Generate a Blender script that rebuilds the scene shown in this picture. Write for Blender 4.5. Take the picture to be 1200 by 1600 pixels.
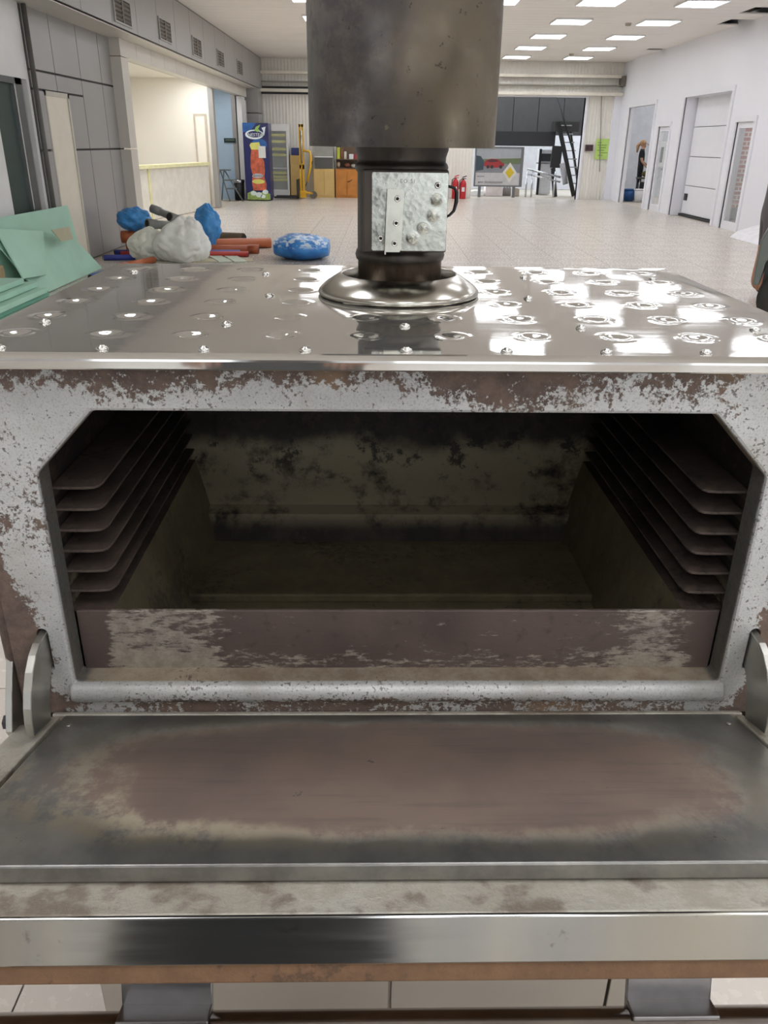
import bpy, bmesh, math, random
from mathutils import Vector, Matrix, noise as mnoise
random.seed(7)
R_ = math.radians
S = bpy.context.scene
COL = S.collection
for o in list(bpy.data.objects): bpy.data.objects.remove(o)

# ------------------------------------------------------------------ camera
FPX = 1248.0; EYE = 1.42
PITCH, ROLL, YAW, OVEN_TURN = R_(24.805), R_(0.725), R_(0.279), R_(1.06)
_r = Vector((math.cos(YAW), -math.sin(YAW), 0)); _f = Vector((math.sin(YAW), math.cos(YAW), 0)); _z = Vector((0, 0, 1))
CF = _f*math.cos(PITCH) - _z*math.sin(PITCH); _u = _f*math.sin(PITCH) + _z*math.cos(PITCH)
CR = _r*math.cos(ROLL) + _u*math.sin(ROLL); CU = -_r*math.sin(ROLL) + _u*math.cos(ROLL)
cam = bpy.data.cameras.new('camera'); camo = bpy.data.objects.new('camera', cam); COL.objects.link(camo)
cam.sensor_fit = 'VERTICAL'; cam.sensor_height = 36; cam.sensor_width = 27; cam.lens = 36*FPX/1600
cam.clip_start = 0.02; cam.clip_end = 200
m = Matrix((CR, CU, -CF)).transposed().to_4x4(); m.translation = Vector((0, 0, EYE)); camo.matrix_world = m
S.camera = camo

# ------------------------------------------------------------------ world, exposure
w = bpy.data.worlds.new('daylight'); S.world = w; w.use_nodes = True
w.node_tree.nodes['Background'].inputs[0].default_value = (0.86, 0.93, 1.0, 1)
w.node_tree.nodes['Background'].inputs[1].default_value = 1.65
S.view_settings.view_transform = 'Standard'; S.view_settings.look = 'None'
S.view_settings.exposure = 0.85; S.view_settings.gamma = 1.0; S.view_settings.use_curve_mapping = False
LAMP = 5.2                       # ceiling panel brightness

# ------------------------------------------------------------------ measuring: where the sight line of a photo pixel meets a plane of the room
def ray(u, v): return CR*((u-600)/FPX) + CU*((800-v)/FPX) + CF
def at(u, v, axis, val):
    k = 'xyz'.index(axis); d = ray(u, v); c = Vector((0, 0, EYE))
    return c + d*((val-c[k])/d[k])

# ------------------------------------------------------------------ materials
MATS = {}
def L(c):
    return tuple(((x/12.92) if x <= .04045 else ((x+.055)/1.055)**2.4) for x in c)
def srgb(r, g, b): return L((r/255, g/255, b/255))
class NG:
    def __init__(s, name):
        s.m = bpy.data.materials.new(name); s.m.use_nodes = True; s.t = s.m.node_tree
        s.b = s.t.nodes['Principled BSDF']; s.tc = s.t.nodes.new('ShaderNodeTexCoord')
        s.sep = None
    def n(s, kind, **kw):
        nd = s.t.nodes.new('ShaderNode'+kind)
        for k, v in kw.items(): setattr(nd, k, v)
        return nd
    def put(s, sock, v):
        if v is None: return
        if hasattr(v, 'is_linked') or isinstance(v, bpy.types.NodeSocket): s.t.links.new(v, sock)
        elif isinstance(v, (tuple, list)) and sock.type == 'RGBA': sock.default_value = tuple(v)[:3]+(1,)
        else: sock.default_value = v
    def obj(s): return s.tc.outputs['Object']
    def xyz(s, i):
        if s.sep is None:
            s.sep = s.n('SeparateXYZ'); s.t.links.new(s.obj(), s.sep.inputs[0])
        return s.sep.outputs[i]
    def math(s, op, a, b=None, clamp=False):
        nd = s.n('Math', operation=op, use_clamp=clamp); s.put(nd.inputs[0], a)
        if b is not None: s.put(nd.inputs[1], b)
        return nd.outputs[0]
    def noise(s, scale, detail=4, rough=.55, stretch=None, dist=0):
        nd = s.n('TexNoise'); src = s.obj()
        if stretch:
            mp = s.n('Mapping'); s.t.links.new(src, mp.inputs[0]); mp.inputs['Scale'].default_value = stretch; src = mp.outputs[0]
        s.t.links.new(src, nd.inputs['Vector'])
        nd.inputs['Scale'].default_value = scale; nd.inputs['Detail'].default_value = detail; nd.inputs['Roughness'].default_value = rough
        nd.inputs['Distortion'].default_value = dist
        return nd.outputs['Fac']
    def ramp(s, v, lo, hi, a=0.0, b=1.0):
        nd = s.n('MapRange', interpolation_type='SMOOTHSTEP'); s.put(nd.inputs[0], v)
        for i, x in enumerate((lo, hi, a, b)): nd.inputs[i+1].default_value = x
        return nd.outputs[0]
    def mix(s, f, a, b):
        nd = s.n('Mix', data_type='RGBA'); s.put(nd.inputs[0], f); s.put(nd.inputs[6], a); s.put(nd.inputs[7], b); return nd.outputs[2]
    def mixf(s, f, a, b):
        nd = s.n('Mix', data_type='FLOAT'); s.put(nd.inputs[0], f); s.put(nd.inputs[2], a); s.put(nd.inputs[3], b); return nd.outputs[0]
    def bump(s, h, strength, dist=.002):
        nd = s.n('Bump'); s.put(nd.inputs['Height'], h); nd.inputs['Strength'].default_value = strength; nd.inputs['Distance'].default_value = dist
        s.t.links.new(nd.outputs[0], s.b.inputs['Normal'])
    def done(s, col, rough=.5, metal=0.0):
        s.put(s.b.inputs['Base Color'], col); s.put(s.b.inputs['Roughness'], rough); s.put(s.b.inputs['Metallic'], metal)
        return s.m
def mat(name, c, rough=.5, metal=0.0, var=.06, scale=6, bump=0, bscale=60, emit=0, trans=0, alpha=None):
    if name in MATS: return MATS[name]
    g = NG(name)
    nz = g.noise(scale, 4)
    a = tuple(max(0, x*(1-var)) for x in c); b = tuple(min(1, x*(1+var)) for x in c)
    col = g.mix(g.ramp(nz, .3, .7), a, b) if var else c
    g.done(col, rough, metal)
    if bump: g.bump(g.noise(bscale, 3), bump)
    if emit:
        g.put(g.b.inputs['Emission Color'], c); g.b.inputs['Emission Strength'].default_value = emit
    if trans: g.b.inputs['Transmission Weight'].default_value = trans
    if alpha is not None: g.b.inputs['Alpha'].default_value = alpha
    MATS[name] = g.m
    return g.m

# ------------------------------------------------------------------ geometry helpers
class MB:
    def __init__(s): s.v = []; s.f = []; s.sm = []
    def add(s, vs, fs, smooth=False):
        b = len(s.v); s.v += [tuple(p) for p in vs]
        for f in fs: s.f.append(tuple(b+i for i in f)); s.sm.append(smooth)
        return s
    def box(s, x0, x1, y0, y1, z0, z1):
        return s.hexa([(x0,y0,z0),(x1,y0,z0),(x1,y1,z0),(x0,y1,z0),(x0,y0,z1),(x1,y0,z1),(x1,y1,z1),(x0,y1,z1)])
    def hexa(s, p):
        return s.add(p, [(0,3,2,1),(4,5,6,7),(0,1,5,4),(1,2,6,5),(2,3,7,6),(3,0,4,7)])
    def obox(s, c, ax, ay, az, hx, hy, hz):
        c, ax, ay, az = Vector(c), Vector(ax).normalized()*hx, Vector(ay).normalized()*hy, Vector(az).normalized()*hz
        return s.hexa([c-ax-ay-az, c+ax-ay-az, c+ax+ay-az, c-ax+ay-az, c-ax-ay+az, c+ax-ay+az, c+ax+ay+az, c-ax+ay+az])
    def bar(s, p, q, wx, wy=None, up=(0,0,1)):
        p, q = Vector(p), Vector(q); d = (q-p).normalized(); up = Vector(up)
        if abs(d.dot(up)) > .95: up = Vector((0,1,0))
        a = d.cross(up).normalized(); b = a.cross(d).normalized()
        return s.obox((p+q)/2, d, a, b, (q-p).length/2, wx/2, (wy or wx)/2)
    def tube(s, pts, r, n=10, cap=True, smooth=True):
        pts = [Vector(p) for p in pts]; rs = r if isinstance(r, (list, tuple)) else [r]*len(pts)
        rings = []; prev = None
        for i, p in enumerate(pts):
            d = (pts[min(i+1, len(pts)-1)]-pts[max(i-1, 0)]).normalized()
            ref = prev if prev else (Vector((0,0,1)) if abs(d.z) < .9 else Vector((1,0,0)))
            a = (ref - d*ref.dot(d)).normalized(); prev = a; b = d.cross(a)
            rings.append([p + (a*math.cos(2*math.pi*k/n) + b*math.sin(2*math.pi*k/n))*rs[i] for k in range(n)])
        vs = [q for g in rings for q in g]
        fs = [(i*n+k, i*n+(k+1)%n, (i+1)*n+(k+1)%n, (i+1)*n+k) for i in range(len(pts)-1) for k in range(n)]
        s.add(vs, fs, smooth)
        if cap: s.add(rings[0], [tuple(reversed(range(n)))]); s.add(rings[-1], [tuple(range(n))])
        return s
    def lathe(s, prof, c, n=48, smooth=True, closed=False):
        cx, cy, cz = c
        vs = [(cx+r*math.cos(2*math.pi*k/n), cy+r*math.sin(2*math.pi*k/n), cz+z) for r, z in prof for k in range(n)]
        m_ = len(prof); rng = range(m_ if closed else m_-1)
        fs = [(i*n+k, i*n+(k+1)%n, ((i+1)%m_)*n+(k+1)%n, ((i+1)%m_)*n+k) for i in rng for k in range(n)]
        return s.add(vs, fs, smooth)
    def prism(s, poly, fn, a, b):
        n = len(poly); vs = [fn(p, a) for p in poly] + [fn(p, b) for p in poly]
        return s.add(vs, [tuple(range(n)), tuple(reversed(range(n, 2*n)))] + [(i, (i+1)%n, n+(i+1)%n, n+i) for i in range(n)])
    def ball(s, c, r, nu=12, nv=8, sc=(1,1,1), fn=None):
        vs = []
        for j in range(nv+1):
            t = math.pi*j/nv
            for k in range(nu):
                p = Vector((math.sin(t)*math.cos(2*math.pi*k/nu)*sc[0], math.sin(t)*math.sin(2*math.pi*k/nu)*sc[1], math.cos(t)*sc[2]))*r
                vs.append((fn(p) if fn else p) + Vector(c))
        fs = [(j*nu+k, (j+1)*nu+k, (j+1)*nu+(k+1)%nu, j*nu+(k+1)%nu) for j in range(nv) for k in range(nu)]
        return s.add(vs, fs, True)
    def xf(s, fn): s.v = [tuple(fn(Vector(p))) for p in s.v]; return s
    def build(s, name, material, parent=None, off=None, bevel=0, segs=2, clean=True):
        me = bpy.data.meshes.new(name); off = Vector(off) if off is not None else Vector((0,0,0))
        me.from_pydata([Vector(p)-off for p in s.v], [], s.f)
        me.polygons.foreach_set('use_smooth', s.sm)
        if clean or bevel:
            bm = bmesh.new(); bm.from_mesh(me); bmesh.ops.remove_doubles(bm, verts=bm.verts, dist=1e-6)
            bmesh.ops.recalc_face_normals(bm, faces=bm.faces)
            if bevel:
                es = [e for e in bm.edges if len(e.link_faces) == 2 and e.calc_face_angle(0) > .5]
                bmesh.ops.bevel(bm, geom=es, offset=bevel, segments=segs, affect='EDGES', clamp_overlap=True, profile=.5)
            bm.to_mesh(me); bm.free()
        me.materials.append(material)
        o = bpy.data.objects.new(name, me); COL.objects.link(o)
        if parent is not None: o.parent = parent
        return o
def tag(o, label=None, cat=None, group=None, kind=None):
    for k, v in (('label', label), ('category', cat), ('group', group), ('kind', kind)):
        if v: o[k] = v
    return o
def thing(name, loc, label, cat, group=None, rz=0):
    o = bpy.data.objects.new(name, None); COL.objects.link(o); o.location = loc; o.rotation_euler = (0, 0, rz); o.empty_display_size = .05
    return tag(o, label, cat, group)
def child(b, name, material, root, **kw):            # b is in world coordinates, root an unrotated Empty or an object at world origin
    return b.build(name, material, root, off=root.location if root is not None else None, **kw)
def share(o, name, parent, loc):
    c = bpy.data.objects.new(name, o.data); COL.objects.link(c); c.parent = parent; c.location = loc; return c
def struct(o, label=None): o['kind'] = 'structure'; (o.__setitem__('label', label) if label else None); return o
def text_mesh(txt, size, name, material, mtx, parent=None, extrude=.001, shear=0, space=1.0):
    cu = bpy.data.curves.new(name, 'FONT'); cu.body = txt; cu.size = size; cu.extrude = extrude; cu.align_x = 'CENTER'; cu.align_y = 'CENTER'; cu.shear = shear; cu.space_character = space; cu.resolution_u = 2
    t = bpy.data.objects.new(name, cu); COL.objects.link(t); bpy.context.view_layer.update()
    me = bpy.data.meshes.new_from_object(t.evaluated_get(bpy.context.evaluated_depsgraph_get()))
    bpy.data.objects.remove(t); me.transform(mtx); me.materials.clear(); me.materials.append(material)
    o = bpy.data.objects.new(name, me); COL.objects.link(o); o.parent = parent
    return o
def front_text(txt, size, name, material, x, y, z, root, **kw):     # lettering on a face that looks towards -y
    p = Vector((x, y, z)) - (root.location if root is not None else Vector())
    return text_mesh(txt, size, name, material, Matrix.Translation(p) @ Matrix.Rotation(math.pi/2, 4, 'X'), root, **kw)

# ------------------------------------------------------------------ palette
WALLW = mat('white_wall_paint', srgb(238, 238, 243), .4, var=.015, scale=.6)
CREAM = mat('cream_wall_paint', srgb(244, 239, 228), .5, var=.015, scale=.5)
GREYP = mat('grey_cladding', srgb(163, 161, 158), .38, .15, var=.03, scale=.8)
GREYL = mat('pale_cladding', srgb(216, 211, 200), .4, .05, var=.02, scale=.8)
DARKJ = mat('dark_joint', srgb(70, 68, 64), .7)
CEILM = mat('ceiling_slat_paint', srgb(238, 233, 226), .55, var=.02, scale=1)
VOID = mat('ceiling_void', srgb(74, 68, 56), .9)
BLACK = mat('black_paint', srgb(30, 30, 31), .45)
WHITE = mat('white_enamel', srgb(232, 232, 230), .35, var=.02)
STEEL = mat('bright_steel', srgb(186, 187, 188), .25, 1.0, var=.05)
YEL = mat('yellow_paint', srgb(236, 182, 40), .4)
GLASS = mat('clear_glass', (.86, .9, .9), .03, 0, var=0, alpha=.18)
# ================================================================== THE ROOM
XR, XLU, XLL, YW, ZC, YB = 6.5, -3.36, -3.8, 24.7, 3.47, -6.5
ZBD = 2.70
def M_floor():
    g = NG('porcelain_tile'); a = g.noise(1.2, 3); b = g.noise(40, 4, .6)
    c = g.mix(g.ramp(a, .3, .7), srgb(200, 191, 180), srgb(211, 203, 192)); c = g.mix(g.ramp(b, .55, .75, 0, .08), c, srgb(190, 180, 165))
    return g.done(c, g.ramp(b, .2, .8, .24, .29))
TILE = M_floor()
GROUT = mat('grout', srgb(186, 177, 164), .8)
fl = struct(MB().box(XLL-2.6, XR+6, YB, YW+6.5, -.2, -.008).build('floor', GROUT))
T = .6
tile_box = MB().box(-T/2+.0018, T/2-.0018, -T/2+.0018, T/2-.0018, -.010, 0)
tile0 = None; cells = []
nx0, nx1 = int((XLL)/T)-1, int(XR/T)+1
for j in range(-11, 42):
    for i in range(nx0, nx1+1):
        x, y = i*T+.25, j*T+.35
        if x-T/2 < XLL-.3 or x+T/2 > XR+.3 or y > YW: continue
        p = Vector((x, y, 0)) - Vector((0, 0, EYE)); d = p.dot(CF); u = 600+FPX*p.dot(CR)/d if d > .05 else -9e9; v = 800-FPX*p.dot(CU)/d if d > .05 else 9e9
        seen = -60 < u < 1260 and 290 < v < 1700 and (y > 6.6 or (abs(x) > .45 and y < 2.2))
        cells.append((0 if seen else 1, p.length, x, y))
cells.sort()
rest = MB()
for k, (ns, dist, x, y) in enumerate(cells):
    if k < 300 and not ns:
        if tile0 is None: tile0 = tile_box.build('tile', TILE, fl); tile0.location = (x, y, 0)
        else: share(tile0, 'tile', fl, (x, y, 0))
    else: rest.add([(x-T/2+.0018, y-T/2+.0018, 0), (x+T/2-.0018, y-T/2+.0018, 0), (x+T/2-.0018, y+T/2-.0018, 0), (x-T/2+.0018, y+T/2-.0018, 0)], [(0,1,2,3)])
ro = rest.build('far_tiles', TILE, fl); ro['kind'] = 'stuff'

# ceiling: long slats across the room, dark void above
ce = struct(MB().box(XLL-.2, XR+.2, YB, YW+.2, ZC+.14, ZC+.3).build('ceiling', VOID))
PIT = 2.06/6
sl0 = None; j = 0; y = YW-PIT
near = MB()
holes = [(15.2, 5.95), (15.55, 5.95), (16.6, 6.1), (17.0, 6.1), (21.3, 6.1)]
while y > YB:
    x1 = XR
    for hy, hx in holes:
        if y <= hy < y+PIT: x1 = hx
    if y > 12.0:
        b = MB().box(XLL-.1, x1, y+.004, y+PIT-.004, ZC, ZC+.02)
        child(b, 'slat', CEILM, ce)
    else: near.box(XLL-.1, XR, y+.004, y+PIT-.004, ZC, ZC+.02)
    y -= PIT
no_ = child(near, 'slat_field', CEILM, ce); no_['kind'] = 'stuff'

# left wall
def lw(u, v, x=XLL): return at(u, v, 'x', x)
YS0, YS1, YN0, YN1 = lw(180, 90).y, lw(334, 150).y, lw(338, 170).y, lw(371, 190).y      # open shop bay, blue side room
ZF = 2.49
wl = struct(MB().box(XLL-.14, XLL-.03, YB, YS0, 0, ZBD).box(XLU-.8, XLU-.03, YB, YW, ZBD, ZC+.2).box(XLL-.14, XLL-.03, YN1, YW, 0, ZBD)
    .box(XLL-.10, XLL-.03, YS0, YN1, ZF, ZBD).box(XLL-.14, XLL-.03, YS1, YN0, 0, ZF).build('wall_left', GREYP))
zA, zB = lw(120, 123).z, lw(120, 234).z
y_p0 = lw(40, 100).y; ys = [lw(84, 100).y, lw(121, 80).y, lw(151, 60).y]
cols = [y_p0+.08, ys[0], ys[1], ys[2], YS0]
d1, d2, dz = lw(70, 150).y, lw(107, 148).y, lw(88, 144).z
for c0, c1 in zip(cols, cols[1:]):
    for z0, z1 in ((0.0, zB), (zB, zA), (zA, ZBD)):
        if z0 < dz and c0 < d2 and c1 > d1:
            rects = []
            if c0 < d1: rects.append((c0, d1, z0, min(z1, dz)))
            if c1 > d2: rects.append((d2, c1, z0, min(z1, dz)))
            if z1 > dz: rects.append((c0, c1, dz, z1))
        else: rects = [(c0, c1, z0, z1)]
        for a, b, p, q in rects:
            if b-a > .05 and q-p > .05: child(MB().box(XLL-.03, XLL, a+.008, b-.008, p+.012, q-.012), 'cladding_panel', GREYP, wl)
child(MB().box(XLL-.034, XLL-.02, cols[0], YS0, 0.02, ZBD-.01), 'joint_backing', DARKJ, wl)
yy = YB+.02
child(MB().box(XLU-.034, XLU-.02, YB, YW-.01, ZBD+.01, ZC), 'joint_backing', DARKJ, wl)
while yy < YW-.1:
    child(MB().box(XLU-.03, XLU, yy+.005, min(yy+1.12, YW)-.005, ZBD+.012, ZC-.02), 'cladding_panel', GREYP, wl); yy += 1.12
child(MB().box(XLL, XLU-.03, YB, YW, ZBD-.012, ZBD+.01), 'soffit', GREYL, wl)  # pale underside stands in for the bright highlight along the fascia top
# pale fascia over the bay and the pillar that carries it
XF = XLL+.15
yy = YS0-.25
while yy < 23.6:
    child(MB().box(XLL, XF, yy+.006, min(yy+.82, 23.7)-.006, ZF-.02, ZBD-.014), 'fascia_panel', GREYL, wl); yy += .82
child(MB().box(XLL, XF, YS0-.25, YS0+.08, 0, zB-.008).box(XLL, XF, YS0-.25, YS0+.08, zB+.008, ZF-.03), 'pillar_cladding', GREYL, wl)
child(MB().box(XLL, XF-.02, YN1, YN1+.55, 0, ZF-.03), 'pillar_cladding', WHITE, wl)
child(MB().box(XLL, XF, YN1+.55, YN1+.62, 0, ZF-.1), 'pillar_edge', WHITE, wl)
child(MB().box(XLL, XLL+.42, YN1+.95, YW, 0, zA).box(XLL, XLL+.42, YN1+.95, YW, zA+.02, ZBD), 'corner_pillar', GREYP, wl)
# nearest: white panel, pipe and green glass doorway
child(MB().box(XLL-.03, XLL+.02, YB, lw(0, 200).y-.05, 0, lw(15, 120).z).box(XLL-.03, XLL+.02, lw(50, 200).y, y_p0-.03, 0, lw(15, 120).z).box(XLL-.03, XLL+.02, YB, y_p0-.03, lw(15, 120).z, ZBD), 'white_panel', WHITE, wl)
gy0, gy1, gz = lw(0, 200).y-.8, lw(48, 250).y, lw(15, 120).z
child(MB().box(XLL-.02, XLL-.005, gy0, gy1, 0, gz), 'dark_glass', mat('green_black_glass', srgb(30, 54, 44), .55), wl)
fb = MB().box(XLL-.02, XLL+.03, gy1-.16, gy1, 0, gz).box(XLL-.02, XLL+.03, gy0, gy1, gz-.06, gz)
child(fb, 'glass_frame', mat('charcoal_frame', srgb(62, 66, 64), .4), wl)
child(MB().box(XLL-.02, XLL+.04, gy1-.22, gy1-.19, 0, gz-.06), 'glass_bead', STEEL, wl)
tag(MB().tube([(XLL+.06, y_p0+.02, 0.0), (XLL+.06, y_p0+.02, ZBD-.02)], .028, 10).build('drain_pipe', mat('dark_grey_pipe', srgb(96, 96, 90), .5)), 'thin dark grey vertical pipe on the wall beside the green glass', 'pipe')
# cream door
dr = struct(MB().box(XLL-.025, XLL-.008, d1+.03, d2-.05, 0.01, dz-.05).build('door_1', mat('cream_door', srgb(240, 233, 214), .45, var=.02)), 'tall cream door in the grey cladding')
child(MB().box(XLL-.02, XLL+.004, d2-.05, d2, 0, dz).box(XLL-.02, XLL+.004, d1, d2, dz-.05, dz).box(XLL-.02, XLL+.004, d1, d1+.03, 0, dz), 'door_frame', mat('cream_frame', srgb(206, 202, 188), .4), dr)

# shop bay: cream room behind the left wall
XB = -5.9
bay = struct(MB().box(XB-.1, XB, YS0-.3, YN1+.2, 0, ZBD-.03).box(XB, XLL-.14, YS1+.02, YN0-.02, 0, ZBD-.03).box(XB, XLL-.14, YS0-.3, YS0-.2, 0, ZBD-.03).build('wall_bay', CREAM))
struct(MB().box(XB, XLL-.03, YS0-.3, YN1+.2, ZBD-.03, ZBD-.005).build('ceiling_bay', CREAM))
struct(MB().box(XB, XLL-.14, YN1, YN1+.1, 0, ZBD-.03).build('wall_blue', mat('pale_blue_paint', srgb(176, 200, 220), .5, var=.02)))
ix0, ix1 = at(308, 220, 'y', YS1).x, at(322, 220, 'y', YS1).x; iz = at(315, 181, 'y', YS1).z
db = struct(MB().box(ix0, ix1, YS1-.01, YS1+.015, 0, iz).build('door_2', CREAM), 'narrow cream door inside the open shop bay')
child(MB().box(ix0-.04, ix0, YS1-.025, YS1+.01, 0, iz+.04).box(ix1, ix1+.04, YS1-.025, YS1+.01, 0, iz+.04).box(ix0, ix1, YS1-.025, YS1+.01, iz, iz+.04), 'door_frame', mat('beige_frame', srgb(196, 186, 170), .5), db)
p, q = Vector((-4.72, 15.6, 0)), Vector((-3.97, 19.6, 0)); d = (q-p).normalized(); nrm = Vector((d.y, -d.x, 0))
kc = thing('half_wall_counter', ((p+q)/2), 'low white counter with a cream ledge inside the open shop bay', 'counter')
zt_ = .98
child(MB().obox((p+q)/2+Vector((0,0,zt_/2-.03))+nrm*-.1, d, nrm, (0,0,1), (q-p).length/2, .1, zt_/2-.03), 'front_panel', mat('counter_white', srgb(228, 224, 212), .45), kc)
child(MB().obox((p+q)/2+Vector((0,0,zt_-.03))+nrm*-.1, d, nrm, (0,0,1), (q-p).length/2+.03, .15, .03), 'ledge', mat('counter_cream', srgb(232, 228, 178), .45), kc)
mid = p+d*1.05
child(MB().obox(mid+Vector((0,0,zt_/2-.03))+nrm*.012, d, nrm, (0,0,1), .03, .014, zt_/2-.032), 'edge_strip', mat('counter_cream', srgb(232, 228, 178)), kc)

# far wall: ribbed sheet with a wide opening
XO0, XO1, ZO = at(736, 300, 'y', YW).x, at(906, 250, 'y', YW).x, at(850, 152, 'y', YW).z
wf = struct(MB().box(XLL-.1, XO0, YW+.03, YW+.2, 0, ZC+.1).box(XO1, XR+.1, YW+.03, YW+.2, 0, ZC+.1).box(XO0, XO1, YW+.03, YW+.2, ZO, ZC+.1).build('wall_far', mat('far_wall_paint', srgb(214, 210, 200), .5)))
def ribs(x0, x1, z0, z1):
    prof = []; x = x0; pw = .09
    while x < x1-.001:
        for dx, dy in ((0, 0), (.03, 0), (.040, -.007), (.080, -.007)): prof.append((min(x+dx, x1), YW+dy+.02))
        x += pw
    prof.append((x1, YW+.02))
    n = len(prof); b = MB(); b.add([(a, c, z0) for a, c in prof]+[(a, c, z1) for a, c in prof], [(i, i+1, n+i+1, n+i) for i in range(n-1)]); return b
RIB = mat('ribbed_sheet', srgb(234, 230, 220), .4, var=.02)
for a, b_, z0, z1 in ((XLL+.4, XO0, 0, 2.62), (XO1+.06, XR-.2, 0, 2.72), (XO0, XO1, ZO+.06, 2.72), (XLL+.4, XR, 2.72, ZC)):
    o = child(ribs(a, b_, z0, z1), 'ribbed_sheet', RIB, wf, clean=False)
child(MB().box(XR-.2, XR, YW-.08, YW+.03, 0, 2.72), 'white_post', WALLW, wf)
child(MB().box(XO1, XO1+.06, YW-.03, YW+.2, 0, ZO+.06).box(XO0, XO1, YW-.03, YW+.2, ZO, ZO+.06), 'opening_trim', WALLW, wf)
RAIL = mat('cream_rail', srgb(222, 216, 200), .4)
for k, (v0, zz, h, dep, mt, x0_) in enumerate(((113, 0, .07, .22, RAIL, XLL+.42), (127, 0, .03, .16, mat('grey_rail', srgb(150, 146, 134), .5), XLL+.42), (141, 0, .075, .26, RAIL, XLL+.42))):
    z = at(450, v0, 'y', YW-.2).z
    child(MB().box(x0_, XR-.02, YW-dep, YW, z-h/2, z+h/2), 'track_rail', mt, wf)
z = at(450, 137, 'y', YW).z; child(MB().box(XLL+.42, .4, YW-.06, YW, z-.03, z+.03), 'track_slot', BLACK, wf)
z = at(450, 145, 'y', YW).z; child(MB().box(XLL+.42, .4, YW-.06, YW, z-.035, z+.02), 'track_slot', BLACK, wf)
child(MB().box(XR-.12, XR-.02, YW-.32, YW, at(975, 136, 'y', YW).z, at(975, 120, 'y', YW).z), 'rail_end_cap', mat('dark_cap', srgb(110, 104, 92), .5), wf)
child(MB().tube([(at(939, 150, 'y', YW).x, YW-.05, 2.7), (at(937, 260, 'y', YW).x, YW-.05, .75)], .012, 8), 'cable', mat('grey_cable', srgb(150, 148, 140), .5), wf)

# right wall with its openings: y range, height
OPEN = [(21.45, 23.7, 2.34), (20.15, 20.98, 1.84), (16.8, 19.4, 2.38), (15.58, 16.38, 1.84)]
wr = MB(); edges = sorted(OPEN); y = YB
for a, b_, h in edges:
    tk = .35 if 16.5 < a < 17 else .12
    wr.box(XR, XR+.12, y, a, 0, ZC+.2); wr.box(XR, XR+tk, a, b_, h, ZC+.2); y = b_
wr.box(XR, XR+.12, y, YW+.2, 0, ZC+.2)
wr.box(XR+.12, XR+.3, 16.68, 16.8, 0, 2.7).box(XR+.12, XR+.35, 19.4, 19.55, 0, 2.7)
wro = struct(wr.build('wall_right', WALLW))
FRW = mat('white_frame', srgb(236, 236, 240), .35, var=.01)
for k, (a, b_, h) in enumerate(OPEN):
    t = .09
    struct(MB().box(XR-.03, XR+.02, a-t, a, 0, h+t).box(XR-.03, XR+.02, b_, b_+t, 0, h+t).box(XR-.03, XR+.02, a, b_, h, h+t).build('trim_%d' % (k+1), FRW), ['white surround of the open doorway', 'white surround of the glass door', 'white surround of the roller door', 'white surround of the brick-view door'][k])
# sectional garage door
a, b_, h = OPEN[2]
rd = struct(MB().box(XR+.30, XR+.34, a, b_, 0, h).build('door_3', mat('dark_gap', srgb(150, 150, 152), .6)), 'white sectional door of wide horizontal panels')
hp = h/4.0
for k in range(4): child(MB().box(XR+.255, XR+.30, a+.02, b_-.05, .05+k*hp*.985+.006, .05+(k+1)*hp*.985-.006), 'panel', FRW, rd, bevel=.008)
child(MB().box(XR+.22, XR+.30, a, b_, 0, .045), 'rubber_seal', BLACK, rd)
child(MB().box(XR+.23, XR+.26, b_-.32, b_-.16, .33, .47), 'handle_recess', BLACK, rd)
# glass doors
def glass_door(n, a, b_, h, label, opn=False):
    t = .1
    f = struct(MB().box(XR+.02, XR+.07, a, a+t, 0, h).box(XR+.02, XR+.07, b_-t, b_, 0, h).box(XR+.02, XR+.07, a+t, b_-t, h-t, h).box(XR+.02, XR+.07, a+t, b_-t, 0, t*1.4).build('door_%d' % n, FRW), label)
    child(MB().box(XR+.04, XR+.048, a+t, b_-t, t*1.4, h-t), 'pane', GLASS, f)
    child(MB().box(XR-.02, XR+.02, a+.03, a+.06, .92, .95).box(XR-.035, XR-.015, a+.03, a+.17, .92, .95), 'handle', STEEL, f)
    return f
glass_door(4, *OPEN[1], 'white framed glass door beside the open doorway')
glass_door(5, *OPEN[3], 'white framed glass door with a brick wall behind it')
# rooms beyond the right wall
AN = mat('annex_paint', srgb(206, 208, 214), .5)
struct(MB().box(XR+.12, 11.9, 26.4, 26.6, 0, 3.3).box(11.8, 12, 9, 26.6, 0, 3.3).box(XR+.35, 11.9, 18.6, 18.75, 0, 3.3).box(XR+.35, 12, 9, 9.1, 0, 3.3).build('wall_annex', AN))
struct(MB().box(XR+.12, 12, 9, 26.6, 3.3, 3.4).build('ceiling_annex', AN))
def M_brick():
    g = NG('red_brickwork'); bt = g.n('TexBrick'); mp = g.n('Mapping'); g.t.links.new(g.obj(), mp.inputs[0]); mp.inputs['Rotation'].default_value = (math.pi/2, 0, 0)
    g.t.links.new(mp.outputs[0], bt.inputs['Vector'])
    bt.inputs['Color1'].default_value = srgb(172, 92, 82)+(1,); bt.inputs['Color2'].default_value = srgb(176, 110, 100)+(1,); bt.inputs['Mortar'].default_value = srgb(220, 208, 204)+(1,)
    bt.inputs['Scale'].default_value = 1; bt.inputs['Brick Width'].default_value = .25; bt.inputs['Row Height'].default_value = .085; bt.inputs['Mortar Size'].default_value = .014
    return g.done(bt.outputs['Color'], .8)
struct(MB().box(XR+.42, 11.5, 17.9, 18.0, .28, 2.6).build('wall_brick', M_brick()))
for k in (0, 1):
    pass
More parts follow.
